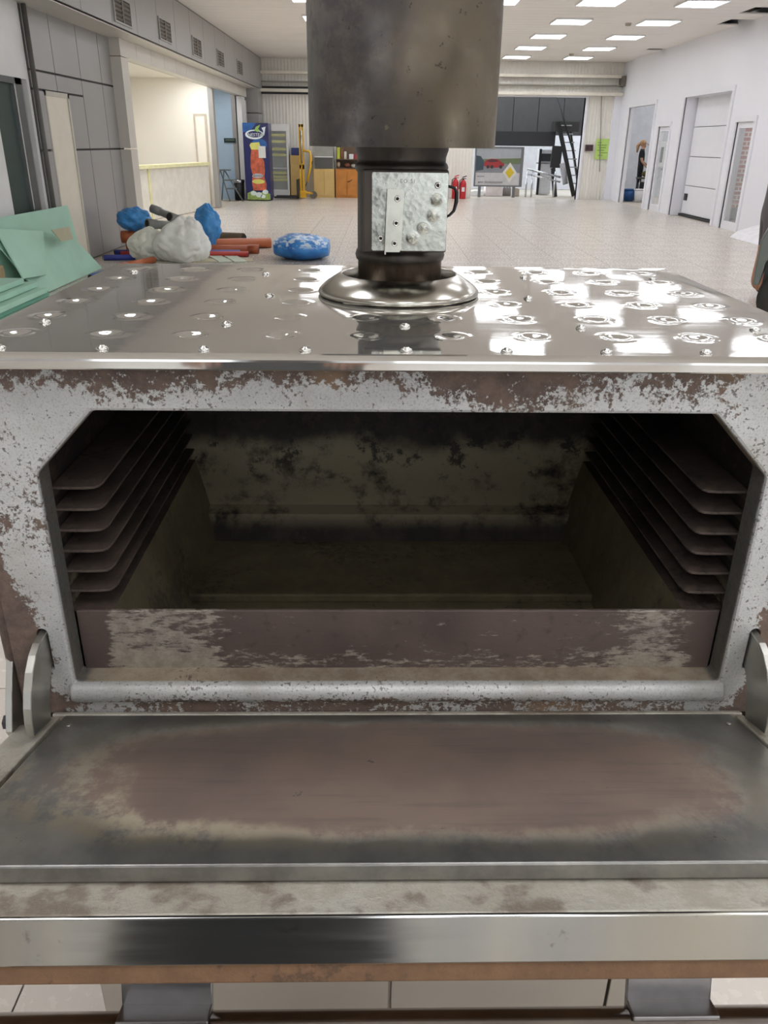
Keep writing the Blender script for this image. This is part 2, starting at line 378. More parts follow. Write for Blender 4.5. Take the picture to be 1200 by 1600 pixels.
# beyond the far opening
struct(MB().box(XO0-1.5, XO1+2.0, YW+5.5, YW+5.7, 0, 4.2).build('wall_beyond', mat('grey_sheet', srgb(206, 206, 210), .5)))
DG = mat('dark_grey_sheet', srgb(82, 82, 82), .45)
zb0, zb1 = at(800, 205, 'y', YW+2.2).z, at(800, 152, 'y', YW+2.2).z
mz = struct(MB().box(XO0-1, XO1+1, YW+2.3, YW+2.4, zb0-.1, zb1+1.2).build('wall_mezzanine', DARKJ), 'dark grey sheet wall above the black beam')
xx = XO0-.9
while xx < XO1+.9: child(MB().box(xx+.008, xx+.75, YW+2.26, YW+2.3, zb0-.1, zb1+1.2), 'sheet_panel', DG, mz); xx += .76
# ================================================================== CEILING LIGHTS (the lamps of the hall, then added ones in the side rooms)
g = NG('lamp_diffuser'); g.done((1, 1, 1), .5); g.b.inputs['Emission Color'].default_value = (0.945, .975, 1.05, 1); g.b.inputs['Emission Strength'].default_value = LAMP
LAMPM = g.m
g = NG('fill_diffuser'); g.done((1, 1, 1), .5); g.b.inputs['Emission Color'].default_value = (.98, .985, 1.0, 1); g.b.inputs['Emission Strength'].default_value = LAMP*2.3  # stronger glow for the added lamps of the bay and side rooms
FILLM = g.m
def ceiling_light(x, y, z, label, group, sx=.31, sy=.32):
    t = thing('ceiling_light', (x, y, z), label, 'ceiling light', group)
    child(MB().box(x-sx-.02, x+sx+.02, y-sy-.02, y-sy, z-.03, z).box(x-sx-.02, x+sx+.02, y+sy, y+sy+.02, z-.03, z).box(x-sx-.02, x-sx, y-sy, y+sy, z-.03, z).box(x+sx, x+sx+.02, y-sy, y+sy, z-.03, z), 'lamp_frame', WHITE, t)
    child(MB().box(x-sx, x+sx, y-sy, y+sy, z-.026, z-.004), 'diffuser', LAMPM if sx > .2 else FILLM, t)
    return t
lx = [at(472, 25, 'z', ZC).x+.34, 0.4, 1.75, at(892, 32, 'z', ZC).x, at(1028, 34, 'z', ZC).x]
ly0, ly1 = at(892, 32, 'z', ZC).y, at(815, 88, 'z', ZC).y
pit = (ly1-ly0)/3
rowname = ['farthest', 'second farthest', 'third from far end', 'fourth from far end', 'fifth from far end']
for j in range(-10, 4):
    for i, x in enumerate(lx):
        y = ly0 + j*pit
        r = 3-j
        if i in (0, 1) and 5.5 < y < 13.5: continue        # lamps left out here so the steel top reflects fewer of them
        inview = (i >= 3 and r <= 4) or (i == 0 and r == 3)
        if inview:
            if i == 0: lab = 'glowing ceiling panel half hidden by the stained flue sleeve'
            else: lab = 'glowing ceiling panel, %s, in the row %s the white wall' % (rowname[r], 'next to' if i == 4 else 'second from')
        else: lab = 'glowing square ceiling panel of the rows over the oven'
        ceiling_light(x, y, ZC, lab, 'ceiling panels in the hall' if inview else 'ceiling panels over the oven')
for k in range(5):  # hidden lamps added to brighten the bay interior
    ceiling_light(-4.12, YS0+.8+k*1.35, ZBD-.03, 'unseen slim panel added to brighten the open shop bay, %s from the front' % ['first', 'second', 'third', 'fourth', 'fifth'][k], 'added slim panels in the shop bay', .12, .5)
ceiling_light(-4.12, (YN0+YN1)/2, ZBD-.03, 'unseen slim panel added to light the pale blue side room', None, .12, .5)  # added lamp, out of view, to light the blue walls
ceiling_light(8.3, 24.6, 3.3, 'unseen long panel added to brighten the room behind the open doorway', None, .19, .7)  # added lamp, out of view, to lift the dark doorway interior
ceiling_light(7.8, 16.6, 3.3, 'unseen long panel added to light the room with the brick wall', None, .19, .7)  # added lamp, out of view, to light the brickwork
ceiling_light(8.3, 20.6, 3.3, 'unseen long panel added to light the room behind the slim glass door', None, .19, .7)  # added lamp, out of view, to light the space behind the glass
sd = MB().lathe([(0, -.05), (.05, -.045), (.06, 0)], (0, 0, 0), 16)
for (u, v, lb) in ((982, 36, 'small grey smoke detector between the two lamp rows'), (893, 84, 'tiny ceiling detector near the far wall')):
    p = at(u, v, 'z', ZC); o = sd.build('smoke_detector', mat('detector_grey', srgb(168, 160, 146), .5)); o.location = p; tag(o, lb, 'detector')

# back of the hall, behind the photographer: white wall with three tall shop windows
bw = MB(); xs = [XLL-.2, -2.6, -.6, .4, 2.4, 3.4, 5.4, XR+.2]
for k in range(7):
    if k % 2 == 0: bw.box(xs[k], xs[k+1], YB-.2, YB, 0, ZC+.2)
    else: bw.box(xs[k], xs[k+1], YB-.2, YB, 0, .5).box(xs[k], xs[k+1], YB-.2, YB, 2.8, ZC+.2)
struct(bw.build('wall_back', WALLW))

# ================================================================== FAR END OF THE HALL
def pbox(u0, v0, u1, v1, y, dep, b=None):        # box whose front face lies on plane y, sized by its photo outline
    p, q = at((u0+u1)/2, v0, 'y', y), at((u0+u1)/2, v1, 'y', y); x0, x1 = at(u0, (v0+v1)/2, 'y', y).x, at(u1, (v0+v1)/2, 'y', y).x
    return (b or MB()).box(x0, x1, y, y+dep, max(0, q.z), p.z)
def pm(u, v, y): return at(u, v, 'y', y)

# drinks fridge with printed front
FX0, FX1, FY, FZ = -3.6, -2.95, 22.45, 1.84
t = thing('drinks_fridge', ((FX0+FX1)/2, FY, 0), 'tall dark blue drinks fridge with an iced tea bottle on its door', 'fridge')
NAVY = mat('navy_print', srgb(30, 34, 92), .3, var=.1); BLUEP = mat('blue_glow_print', srgb(36, 92, 160), .35, var=.2, scale=4)
child(MB().box(FX0, FX1, FY+.03, FY+.62, .05, FZ), 'body', mat('fridge_navy', srgb(38, 36, 88), .3), t, bevel=.012)
child(MB().box(FX0, FX1, FY, FY+.03, .06, FZ-.01), 'door', NAVY, t)
child(MB().box(FX0+.02, FX1-.02, FY+.05, FY+.55, 0, .05), 'plinth', BLACK, t)
fw = FX1-FX0; fx = lambda a: FX0+a*fw; fz = lambda b: FZ*(1-b)
def flat(poly, name, material, dy, root=t):
    b = MB(); b.prism([(fx(a), fz(c)) for a, c in poly], lambda p_, y: (p_[0], y, p_[1]), FY-dy, FY); return child(b, name, material, root)
def ell(cx, cz, rx, rz, n=24, a0=0, a1=2*math.pi): return [(cx+rx*math.cos(a0+(a1-a0)*k/n), cz+rz*math.sin(a0+(a1-a0)*k/n)) for k in range(n)]
flat([(0, .0), (.55, .0), (.3, .1), (0, .12)], 'print_glow', BLUEP, .001)
flat(ell(.62, .27, .3, .075), 'print_glow', BLUEP, .001)
ring = MB(); o_, i_ = ell(.45, .145, .36, .06), ell(.47, .14, .29, .042); n = 24
ring.add([(fx(a), FY-.003, fz(c)) for a, c in o_]+[(fx(a), FY-.003, fz(c)) for a, c in i_], [(k, (k+1)%n, n+(k+1)%n, n+k) for k in range(n)])
child(ring, 'logo_swoosh', mat('print_white', srgb(226, 236, 238), .4), t)
flat([(.74, .06), (.9, .045), (.84, .15), (.76, .17), (.8, .1)], 'logo_swoosh', mat('print_white', srgb(226, 236, 238)), .003)
front_text('NESTEA', .105, 'logo_lettering', mat('print_white', srgb(226, 236, 238)), fx(.47), FY-.004, fz(.15), t, shear=.2)
LEAF = mat('print_leaf', srgb(150, 196, 96), .4)
flat([(.45, .1), (.52, .05), (.7, .02), (.62, .07), (.52, .1)], 'print_leaf', LEAF, .004); flat([(.52, .1), (.62, .075), (.66, .09), (.58, .115)], 'print_leaf', LEAF, .004)
TEA = mat('print_tea', srgb(196, 96, 66), .4, var=.3, scale=9)
bot = [(.3, .33), (.62, .33), (.66, .4), (.78, .48), (.8, .6), (.76, .68), (.84, .78), (.82, .86), (.3, .86), (.26, .76), (.3, .66), (.24, .56), (.26, .42)]
flat(bot, 'print_bottle', TEA, .002)
flat([(.3, .25), (.62, .24), (.66, .29), (.58, .335), (.3, .335), (.24, .28)], 'print_cap', mat('print_yellow', srgb(218, 214, 112), .4), .003)
flat(ell(.5, .67, .22, .03), 'print_label', mat('print_silver', srgb(196, 198, 200), .4), .003)
front_text('Nestea', .11, 'bottle_lettering', mat('print_dark', srgb(60, 60, 84), .4), fx(.5), FY-.0045, fz(.668), t, shear=.15)
flat(ell(.52, .745, .25, .03), 'print_label', mat('print_yellow', srgb(218, 214, 112)), .0035)
flat([(.05, .9), (.3, .86), (.5, .9), (.75, .87), (.97, .91), (.97, .985), (.05, .985)], 'print_grass', mat('print_green', srgb(142, 166, 84), .5, var=.3, scale=20), .003)
for a, c, r in ((.3, .9, .12), (.52, .92, .14), (.78, .88, .12), (.68, .94, .1)): flat(ell(a, c, r, r*.26, 8), 'print_ice', mat('print_ice', srgb(214, 226, 222), .3), .0045)
flat([(.58, .29), (.86, .29), (.86, .44), (.58, .44)], 'taped_note', mat('print_paper', srgb(224, 224, 218), .6), .006)

# white display cooler with yellow shelf strips
y = 24.0; p0, p1 = pm(424, 305, y), pm(449, 194, y)
t = thing('display_cooler', ((p0.x+p1.x)/2, y, 0), 'white glass-door cooler with yellow shelf strips beside the blue fridge', 'cooler')
x0, x1, zt = p0.x, p1.x, p1.z
child(MB().box(x0, x0+.05, y, y+.5, 0, zt).box(x1-.05, x1, y, y+.5, 0, zt).box(x0+.05, x1-.05, y, y+.5, zt-.17, zt).box(x0+.05, x1-.05, y, y+.5, 0, .2).box(x0+.05, x1-.05, y+.45, y+.5, .2, zt-.17), 'case', WHITE, t)
YS_ = mat('yellow_shelf_strip', srgb(206, 202, 70), .4)
for v in (211, 221, 233, 242, 270, 276, 281): z = pm(440, v, y).z; child(MB().box(x0+.05, x1-.05, y+.03, y+.4, z-.035, z+.03), 'shelf_strip', YS_, t)
z = pm(440, 263, y).z; child(MB().box(x0+.05, x1-.05, y+.05, y+.42, z-.015, z+.015), 'shelf', WHITE, t)
child(MB().box(x0+.05, x1-.05, y+.01, y+.016, .2, zt-.17), 'pane', GLASS, t)
child(MB().box(x0+.05, x1-.05, y+.43, y+.45, .2, zt-.17), 'lining', mat('cooler_lining', srgb(190, 194, 178), .5), t)

# crate with blue lid
WOODL = mat('pale_plywood', srgb(210, 178, 112), .55, var=.08, scale=3); WOODO = mat('orange_pine', srgb(192, 124, 50), .5, var=.12, scale=5)
y = 24.05; p0, p1 = pm(455, 303, y), pm(470, 243, y)
t = thing('plywood_box', ((p0.x+p1.x)/2, y, 0), 'upright pale plywood box beside the yellow lift', 'box')
child(MB().box(p0.x, p1.x, y, y+.45, .03, p1.z), 'body', WOODL, t, bevel=.01); child(MB().box(p0.x+.03, p1.x-.03, y+.04, y+.4, 0, .03), 'skid', BLACK, t)
tag(pbox(455, 231, 470, 242.8, y, .45).build('blue_lid_tub', mat('dark_blue_plastic', srgb(40, 56, 120), .4), None, bevel=.02), 'dark blue tub lying on the pale plywood box', 'tub')

# yellow hand stacker
y = 23.6; px = lambda u, v: pm(u, v, y)
p = px(474, 308); t = thing('pallet_stacker', (p.x, y, 0), 'yellow hand-operated lift truck with mast, drawbar and fork', 'lift truck')
xm0, xm1, zm = px(468, 260).x, px(475, 260).x, px(472, 194).z
child(MB().box(xm0, xm0+.045, y, y+.1, .06, zm).box(xm1-.045, xm1, y, y+.1, .06, zm).box(xm0, xm1, y, y+.08, zm-.07, zm).box(xm0, xm1, y, y+.08, .75, .85), 'mast', YEL, t)
child(MB().box(xm0-.02, xm1+.04, y-.06, y+.16, .02, .2), 'base', YEL, t, bevel=.02)
child(MB().tube([(xm1-.05, y-.04, .9), (xm1-.05, y-.04, zm-.15)], .025, 8), 'lift_cylinder', STEEL, t)
child(MB().tube([(xm1, y-.05, px(478, 235).z), (px(484, 236).x, y-.05, px(484, 237).z), (px(486, 244).x, y-.05, px(486, 246).z), (px(485, 262).x, y-.05, px(485, 262).z), (px(480, 285).x, y-.05, px(480, 284).z)], .03, 8), 'drawbar', YEL, t)
child(MB().tube([(px(488, 252).x, y-.05, px(488, 252).z), (px(478, 291).x, y-.05, px(478, 291).z)], .012, 6), 'release_cable', BLACK, t)
child(MB().bar((xm1, y-.03, .16), (px(489, 300).x, y-.03, .14), .06, .05), 'rear_leg', YEL, t)
child(MB().tube([(px(490, 303).x, y-.06, .1), (px(490, 303).x, y+.0, .1)], .1, 16), 'wheel', mat('grey_wheel', srgb(96, 90, 76), .6), t)
child(MB().box(px(432, 303).x, xm0, y-.02, y+.12, .03, .075).box(px(432, 303).x, xm0, y-.5, y-.38, .03, .075).box(xm0-.05, xm0, y-.5, y+.12, .03, .5), 'fork', BLACK, t)

# cabinets along the far wall
y = 24.1; z1 = pm(515, 264, y).z
for (u0, u1, mt, lb) in ((490, 522.5, WOODL, 'low pale plywood cabinet with a grey glass case above it'), (524.5, 560, WOODO, 'low orange pine cabinet under the cluttered display')):
    x0, x1 = pm(u0, 285, y).x, pm(u1, 285, y).x
    t = thing('low_cabinet', ((x0+x1)/2, y, 0), lb, 'cabinet')
    child(MB().box(x0, x1, y+.02, y+.5, .0, z1), 'body', mt, t)
    nd = 2
    for k in range(nd): child(MB().box(x0+.01+(x1-x0)/nd*k, x0+(x1-x0)/nd*(k+1)-.01, y, y+.02, .06, z1-.03), 'door', mt, t, bevel=.004)
    if mt is WOODO: child(MB().tube([(x0+.34, y-.02, .42), (x0+.4, y-.05, .44), (x0+.46, y-.02, .48)], .012, 6), 'handle', mat('dark_handle', srgb(110, 70, 30), .4), t)
x0, x1, z2 = pm(490, 250, y).x, pm(521, 250, y).x, pm(505, 226, y).z
t = thing('glass_case', ((x0+x1)/2, y, z1), 'grey glass display case standing on the pale plywood cabinet', 'display case')
zz = pm(505, 246, y).z
child(MB().box(x0, x1, y+.42, y+.46, z1, z2), 'back_panel', mat('case_grey', srgb(150, 148, 140), .5), t)
child(MB().box(x0, x1, y+.02, y+.42, zz, zz+.025), 'shelf', WHITE, t)
child(MB().box(x0, x0+.02, y+.02, y+.42, z1, z2).box(x1-.02, x1, y+.02, y+.42, z1, z2), 'side', mat('case_grey', srgb(150, 148, 140)), t)
child(MB().box(x0+.02, x1-.02, y+.03, y+.036, z1+.005, zz), 'pane', mat('smoked_glass', srgb(104, 104, 98), .1, alpha=.7), t)
child(MB().box(x0+.02, x1-.02, y+.03, y+.036, zz+.03, z2), 'pane', mat('frosted_glass', srgb(172, 172, 162), .2, alpha=.7), t)
x0, x1 = pm(524.5, 250, y).x, pm(559, 250, y).x
t = thing('merchandise_rack', ((x0+x1)/2, y, z1), 'dark rack standing on the orange pine cabinet', 'rack')
child(MB().box(x0, x1, y+.4, y+.44, z1, z2), 'back_panel', mat('rack_brown', srgb(104, 84, 66), .6), t)
for zz in (z1+.01, pm(540, 250, y).z): child(MB().box(x0, x1, y+.05, y+.4, zz, zz+.02), 'shelf', mat('rack_brown', srgb(104, 84, 66)), t)
zs2 = pm(540, 250, y).z+.021
goods = [(526, 531, 228, 246, srgb(190, 198, 70), 'lime yellow upright box on the dark rack'), (545, 552, 234, 242, srgb(226, 226, 226), 'white square box on the dark rack'), (553, 557, 236, 244, srgb(150, 44, 50), 'dark red box on the dark rack'),
         (537, 541, 235, 247, srgb(206, 200, 188), 'pale grey jar-like box on the dark rack'), (532, 536, 230, 247, srgb(120, 74, 50), 'brown upright box on the dark rack')]
for (u0, u1, v0, v1, c, lb) in goods:
    q0, q1 = pm(u0, v0, y), pm(u1, v1, y); hh = q0.z-q1.z
    tag(MB().box(q0.x, q1.x, y+.12, y+.3, zs2, zs2+hh).build('goods_box', mat('goods_%d' % u0, c, .5), None, bevel=.01), lb, 'box', 'goods on the dark rack')
for (u0, u1, hh, c, lb) in ((526, 531, .16, srgb(206, 182, 160), 'round pale pot on the lower shelf of the dark rack'), (537, 547, .13, srgb(134, 84, 62), 'reddish brown bundle on the lower shelf of the dark rack'), (548, 556, .1, srgb(210, 206, 196), 'flat white packet on the lower shelf of the dark rack')):
    a, b_ = pm(u0, 258, y).x, pm(u1, 258, y).x
    tag(MB().ball(((a+b_)/2, y+.2, z1+.031+hh/2), hh/2, sc=((b_-a)/hh, 1, 1)).build('packet', mat('packet_%d' % u0, c, .6)), lb, 'packet', 'packets on the dark rack')

# in the blue side room: black sign, step ladder, small bin
y = YN1
t = thing('wall_sign', pm(359, 219.5, y)+Vector((0, -.01, 0)), 'small black sign on the pale blue wall', 'sign')
child(pbox(350, 216, 368, 223, y-.03, .03), 'sign_board', mat('sign_black', srgb(28, 50, 44), .5), t)
child(pbox(352, 218, 366, 219.2, y-.034, .004), 'sign_line', mat('sign_print', srgb(130, 150, 140), .5), t)
q = pm(357, 300, y-.5)
t = thing('step_ladder', (q.x, y-.45, 0), 'small grey step ladder open against the pale blue wall', 'ladder')
GR = mat('ladder_grey', srgb(120, 128, 130), .35, .6)
yl = y-.55
for s_ in (-.17, .17): child(MB().tube([(q.x-.1+s_*.3, yl-.1, .75), (q.x+.25+s_, yl-.25, .0)], .016, 8), 'rail', GR, t); child(MB().tube([(q.x-.1+s_*.3, yl-.1, .75), (q.x-.3+s_*.5, yl+.2, .0)], .014, 8), 'rear_rail', GR, t)
for z in (.3, .5, .74): child(MB().box(q.x+.07-z*.25, q.x+.33-z*.3, yl-.2, yl, z-.015, z+.015), 'step', GR, t)
t = thing('waste_bin', (pm(374, 300, y-.3).x, y-.3, 0), 'small black bin with a grey rim beside the step ladder', 'bin')
bx_ = t.location.x
child(MB().lathe([(.0, .0), (.12, .0), (.14, .42), (.13, .42), (.12, .02), (0, .02)], (bx_, y-.3, 0), 20), 'bucket', BLACK, t); child(MB().lathe([(.13, .42), (.15, .43), (.15, .5), (.13, .5)], (bx_, y-.3, 0), 20), 'rim', STEEL, t)

# fire extinguishers by the far opening
RED = mat('extinguisher_red', srgb(186, 34, 44), .35)
for (u, lb, h) in ((711, 'red fire extinguisher, taller one beside the flue pipe', .58), (723, 'red fire extinguisher with its hose, nearest to the far opening', .56)):
    y = 24.35; x = pm(u, 300, y).x
    t = thing('fire_extinguisher', (x, y, 0), lb, 'fire extinguisher', 'fire extinguishers by the far wall')
    child(MB().lathe([(0, .0), (.085, .0), (.09, .03), (.09, h-.16), (.07, h-.1), (.03, h-.06), (0, h-.06)], (x, y, .0), 16), 'cylinder', RED, t)
    child(MB().lathe([(0, h-.06), (.025, h-.06), (.025, h-.02), (0, h-.02)], (x, y, 0), 10).bar((x-.03, y, h), (x+.09, y, h+.04), .025).bar((x-.03, y, h-.03), (x+.08, y, h-.03), .02), 'valve', BLACK if u > 715 else RED, t)
    child(MB().tube([(x-.02, y-.02, h-.03), (x-.1, y-.04, h-.08), (x-.11, y-.05, h-.3)], .012, 8), 'hose', BLACK, t)
    child(MB().box(x-.04, x+.04, y-.095, y-.085, h*.35, h*.55), 'label_plate', WHITE, t)

# billboard with car picture and yellow diamond
y = YW+.55; p0, p1 = pm(742, 289, y), pm(815, 232, y)
t = thing('billboard', ((p0.x+p1.x)/2, y, p0.z), 'advertising board with a red car and a yellow diamond sign', 'billboard')
bx0, bx1, bz0, bz1 = p0.x, p1.x, p0.z, p1.z
bxx = lambda a: bx0+(bx1-bx0)*a; bzz = lambda b: bz1-(bz1-bz0)*b
def bp(poly, name, c, dy, rough=.5): b = MB(); b.prism([(bxx(a), bzz(c_)) for a, c_ in poly], lambda p_, yy_: (p_[0], yy_, p_[1]), y-dy, y); return child(b, name, mat('bb_'+name, c, rough, var=.05), t)
child(MB().box(bx0, bx1, y, y+.06, bz0, bz1), 'board', mat('board_grey', srgb(196, 194, 194), .5), t)
child(MB().box(bx0-.04, bx0, y-.02, y+.08, bz0-.04, bz1+.04).box(bx1, bx1+.08, y-.02, y+.08, bz0-.04, bz1+.04).box(bx0, bx1, y-.02, y+.08, bz1, bz1+.04).box(bx0, bx1, y-.02, y+.08, bz0-.04, bz0), 'board_frame', mat('frame_grey', srgb(110, 110, 112), .5), t)
child(MB().box(bx0+.1, bx0+.18, y, y+.08, 0, bz0-.04).box(bx1-.18, bx1-.1, y, y+.08, 0, bz0-.04), 'post', mat('frame_grey', srgb(110, 110, 112)), t)
bp([(0, 0), (1, 0), (1, .3), (0, .3)], 'sky_print', srgb(164, 168, 172), .002); bp([(0, .3), (1, .26), (1, .45), (0, .45)], 'meadow_print', srgb(104, 118, 84), .003); bp([(0, .42), (1, .42), (1, .66), (0, .66)], 'road_print', srgb(130, 132, 138), .004)
bp([(.16, .42), (.22, .33), (.34, .28), (.5, .3), (.58, .38), (.64, .42), (.63, .48), (.5, .52), (.3, .53), (.18, .48)], 'red_car_print', srgb(160, 48, 52), .006)
bp([(.24, .34), (.34, .29), (.46, .31), (.5, .36), (.3, .38)], 'car_window_print', srgb(92, 50, 56), .008)
for a in (.27, .36, .56): bp(ell(a, .5, .035, .05, 12), 'car_wheel_print', srgb(52, 50, 52), .009)
bp([(.0, .2), (.1, .22), (.18, .36), (.17, .58), (.0, .62)], 'dark_car_print', srgb(62, 78, 88), .007)
bp([(.77, .38), (.93, .65), (.77, .92), (.61, .65)], 'diamond_border_print', srgb(214, 212, 204), .010); bp([(.77, .49), (.87, .65), (.77, .81), (.67, .65)], 'diamond_print', srgb(206, 178, 40), .012)
INK = mat('board_ink', srgb(92, 90, 92), .5)
front_text('нии. Возвращаем', .085, 'board_lettering', INK, bxx(.34), y-.005, bzz(.92), t, shear=.25); front_text('нашим', .06, 'board_lettering', INK, bxx(.12), y-.005, bzz(.76), t)
# black beam, stair and machinery beyond the far opening
y = YW+1.6; zt, zb = pm(800, 205, y).z, pm(800, 228, y).z
tag(struct(MB().box(XO0-1, pm(868, 215, y).x, y, y+.3, zb, zt).build('trim_beam', mat('beam_black', srgb(44, 45, 48), .45), None, bevel=.01)), 'black beam across the far opening')
y = YW+1.3
CH = mat('chrome_tube', srgb(206, 208, 212), .18, 1.0)
t = thing('steel_stair', (pm(890, 305, y).x, y, 0), 'dark steel stair with treads rising in the far opening', 'stair')
st = [pm(872, 190, y), pm(897, 300, y)]
for dx in (0, .34): child(MB().bar((st[0].x+dx, y+dx*.3, st[0].z), (st[1].x+dx*.6, y+dx*.3, .02), .05, .12), 'stringer', BLACK, t)
for k in range(9):
    f = k/8; z = .15+f*(st[0].z-.25); xa = st[1].x+(st[0].x-st[1].x)*((z)/st[0].z)
    child(MB().box(xa, xa+.38-.1*(1-f), y-.02, y+.3, z-.015, z+.015), 'tread', STEEL, t)
child(MB().tube([(pm(871, 150, y).x, y-.05, pm(871, 152, y).z), (pm(896, 240, y).x, y-.05, pm(896, 240, y).z)], .025, 8), 'handrail', BLACK, t)
child(MB().box(pm(868, 188, y).x, pm(906, 188, y).x, y, y+.5, pm(885, 206, y).z, pm(885, 190, y).z), 'landing', mat('landing_grey', srgb(58, 58, 58), .5), t)
child(MB().bar((pm(870, 230, y).x, y-.1, pm(870, 228, y).z), (pm(866, 262, y).x, y-.1, pm(866, 262, y).z), .3, .06, up=(0,1,0)), 'side_plate', BLACK, t)
child(MB().bar((pm(863, 262, y).x, y-.1, pm(863, 262, y).z), (pm(866, 306, y).x, y-.1, .0), .12, .12, up=(0,1,0)), 'post', BLACK, t)
y = YW+.9
t = thing('chrome_rail_frame', (pm(845, 305, y).x, y, 0), 'chrome tube barrier with a sloping double rail in the far opening', 'barrier')
a0, a1 = pm(824, 264, y), pm(876, 277, y)
child(MB().tube([a0, a1], .032, 10), 'rail', CH, t); child(MB().tube([a0-Vector((0,0,.13)), a1-Vector((0,0,.13))], .028, 10), 'rail', CH, t)
for u in (824, 833, 868): q = pm(u, 268, y); child(MB().tube([(q.x, y, q.z), (q.x, y, 0)], .026, 8), 'post', CH, t)
child(MB().bar((pm(878, 258, y).x, y, pm(878, 255, y).z), (pm(884, 285, y).x, y, pm(884, 288, y).z), .16, .02, up=(0,1,0)), 'end_plate', CH, t)
y = YW+2.2
t = thing('service_machine', (pm(850, 305, y).x, y, 0), 'tall pale machine with a dark screen behind the chrome barrier', 'machine')
b0, b1 = pm(838, 305, y), pm(866, 233, y)
child(MB().box(b0.x, b1.x, y, y+.5, .02, b1.z), 'body', mat('machine_white', srgb(214, 214, 218), .35), t, bevel=.03)
child(pbox(843, 240, 861, 252, y-.03, .03), 'screen', mat('machine_screen', srgb(60, 62, 66), .25), t); child(pbox(838, 254, 866, 256, y-.03, .03), 'band', STEEL, t)
child(MB().box(b0.x-.02, b0.x+.05, y-.05, y, 0, b1.z), 'side_strip', BLACK, t)
WH2 = mat('tub_white', srgb(238, 232, 230), .4)
y = YW+1.2
for (u0, u1, v0, lb, c) in ((735, 756, 298, 'low white crate under the advertising board, nearest to the extinguishers', srgb(245, 245, 245)), (758, 786, 288, 'white gabled carton under the advertising board', srgb(238, 226, 224)), (802, 812, 294, 'beige canister beside the white gabled carton', srgb(176, 164, 148))):
    q0, q1 = pm(u0, 305, y), pm(u1, v0, y)
    b = MB(); xm = (q0.x+q1.x)/2
    poly = [(q0.x, 0), (q1.x, 0), (q1.x, q1.z*.86), (xm+(q1.x-xm)*.3, q1.z), (xm-(q1.x-xm)*.3, q1.z), (q0.x, q1.z*.86)]
    b.prism(poly, lambda p_, yy_: (p_[0], yy_, p_[1]), y, y+.4)
    tag(b.build('storage_carton', mat('carton_%d' % u0, c, .5), None, bevel=.01), lb, 'carton')
t = thing('bottle_row_stand', (pm(793, 305, y).x, y, 0), 'small stand of grey bottles between the carton and the canister', 'bottles')
for u in (789, 793, 797): q = pm(u, 296, y); child(MB().lathe([(0, 0), (.05, 0), (.05, q.z), (.02, q.z+.08), (.02, q.z+.14), (0, q.z+.14)], (q.x, y+.1, .0), 12), 'bottle', mat('grey_bottle', srgb(150, 144, 142), .4), t)

# notices on the far wall
t = thing('green_notice', pm(940, 232, YW-.03), 'lime green paper notice on the ribbed far wall', 'notice')
child(pbox(930.5, 217, 951.5, 249, YW-.03, .028), 'paper', mat('lime_paper', srgb(190, 222, 120), .6, var=.05), t)
for k, (a, b_) in enumerate(((934, 940), (934, 948), (936, 947), (933, 944), (937, 949), (934, 941))): child(pbox(a, 222+k*4, b_, 223.5+k*4, YW-.032, .002), 'print_line', mat('lime_print', srgb(140, 172, 84), .6), t)
t = thing('switch_box', pm(921, 231, YW-.03), 'dark red and grey switch box on the ribbed far wall', 'switch box')
child(pbox(915, 226, 927, 236, YW-.08, .08), 'case', mat('switch_dark', srgb(92, 68, 70), .5), t, bevel=.01)
for u in (916.5, 922): child(pbox(u, 228, u+3.6, 234, YW-.1, .02), 'button', mat('switch_button', srgb(60, 44, 46), .4), t)

# grilles in the band of the left wall
GRB = mat('grille_brown', srgb(120, 112, 104), .5); GRD = mat('grille_dark', srgb(92, 86, 80), .7)
names = ['first and largest, nearest the camera', 'second from the near end', 'third from the near end', 'fourth from the near end', 'last, nearest the far corner']
for k, (u, v) in enumerate(((190, 18), (257, 48), (307, 74), (344, 92), (374, 106))):
    p = at(u, v, 'x', XLU); w_, h_ = .34, .13
    t = thing('wall_grille', (XLU, p.y, p.z), 'square louvred grille in the grey wall band, %s' % names[k], 'grille', 'grilles in the grey wall band')
    child(MB().box(XLU, XLU+.02, p.y-w_, p.y+w_, p.z-h_-.02, p.z-h_).box(XLU, XLU+.02, p.y-w_, p.y+w_, p.z+h_, p.z+h_+.02).box(XLU, XLU+.02, p.y-w_-.03, p.y-w_, p.z-h_-.02, p.z+h_+.02).box(XLU, XLU+.02, p.y+w_, p.y+w_+.03, p.z-h_-.02, p.z+h_+.02), 'grille_frame', GREYP, t)
    child(MB().box(XLU, XLU+.004, p.y-w_, p.y+w_, p.z-h_, p.z+h_), 'backing', GRD, t)
    for q in range(5): z = p.z-h_+.03+q*.05; child(MB().obox((XLU+.012, p.y, z), (0,1,0), (.6,0,.8), (-.8,0,.6), w_, .012, .004), 'slat', GRB, t)
    child(MB().box(XLU+.002, XLU+.022, p.y-.03, p.y+.03, p.z-h_, p.z+h_), 'mullion', GRB, t)

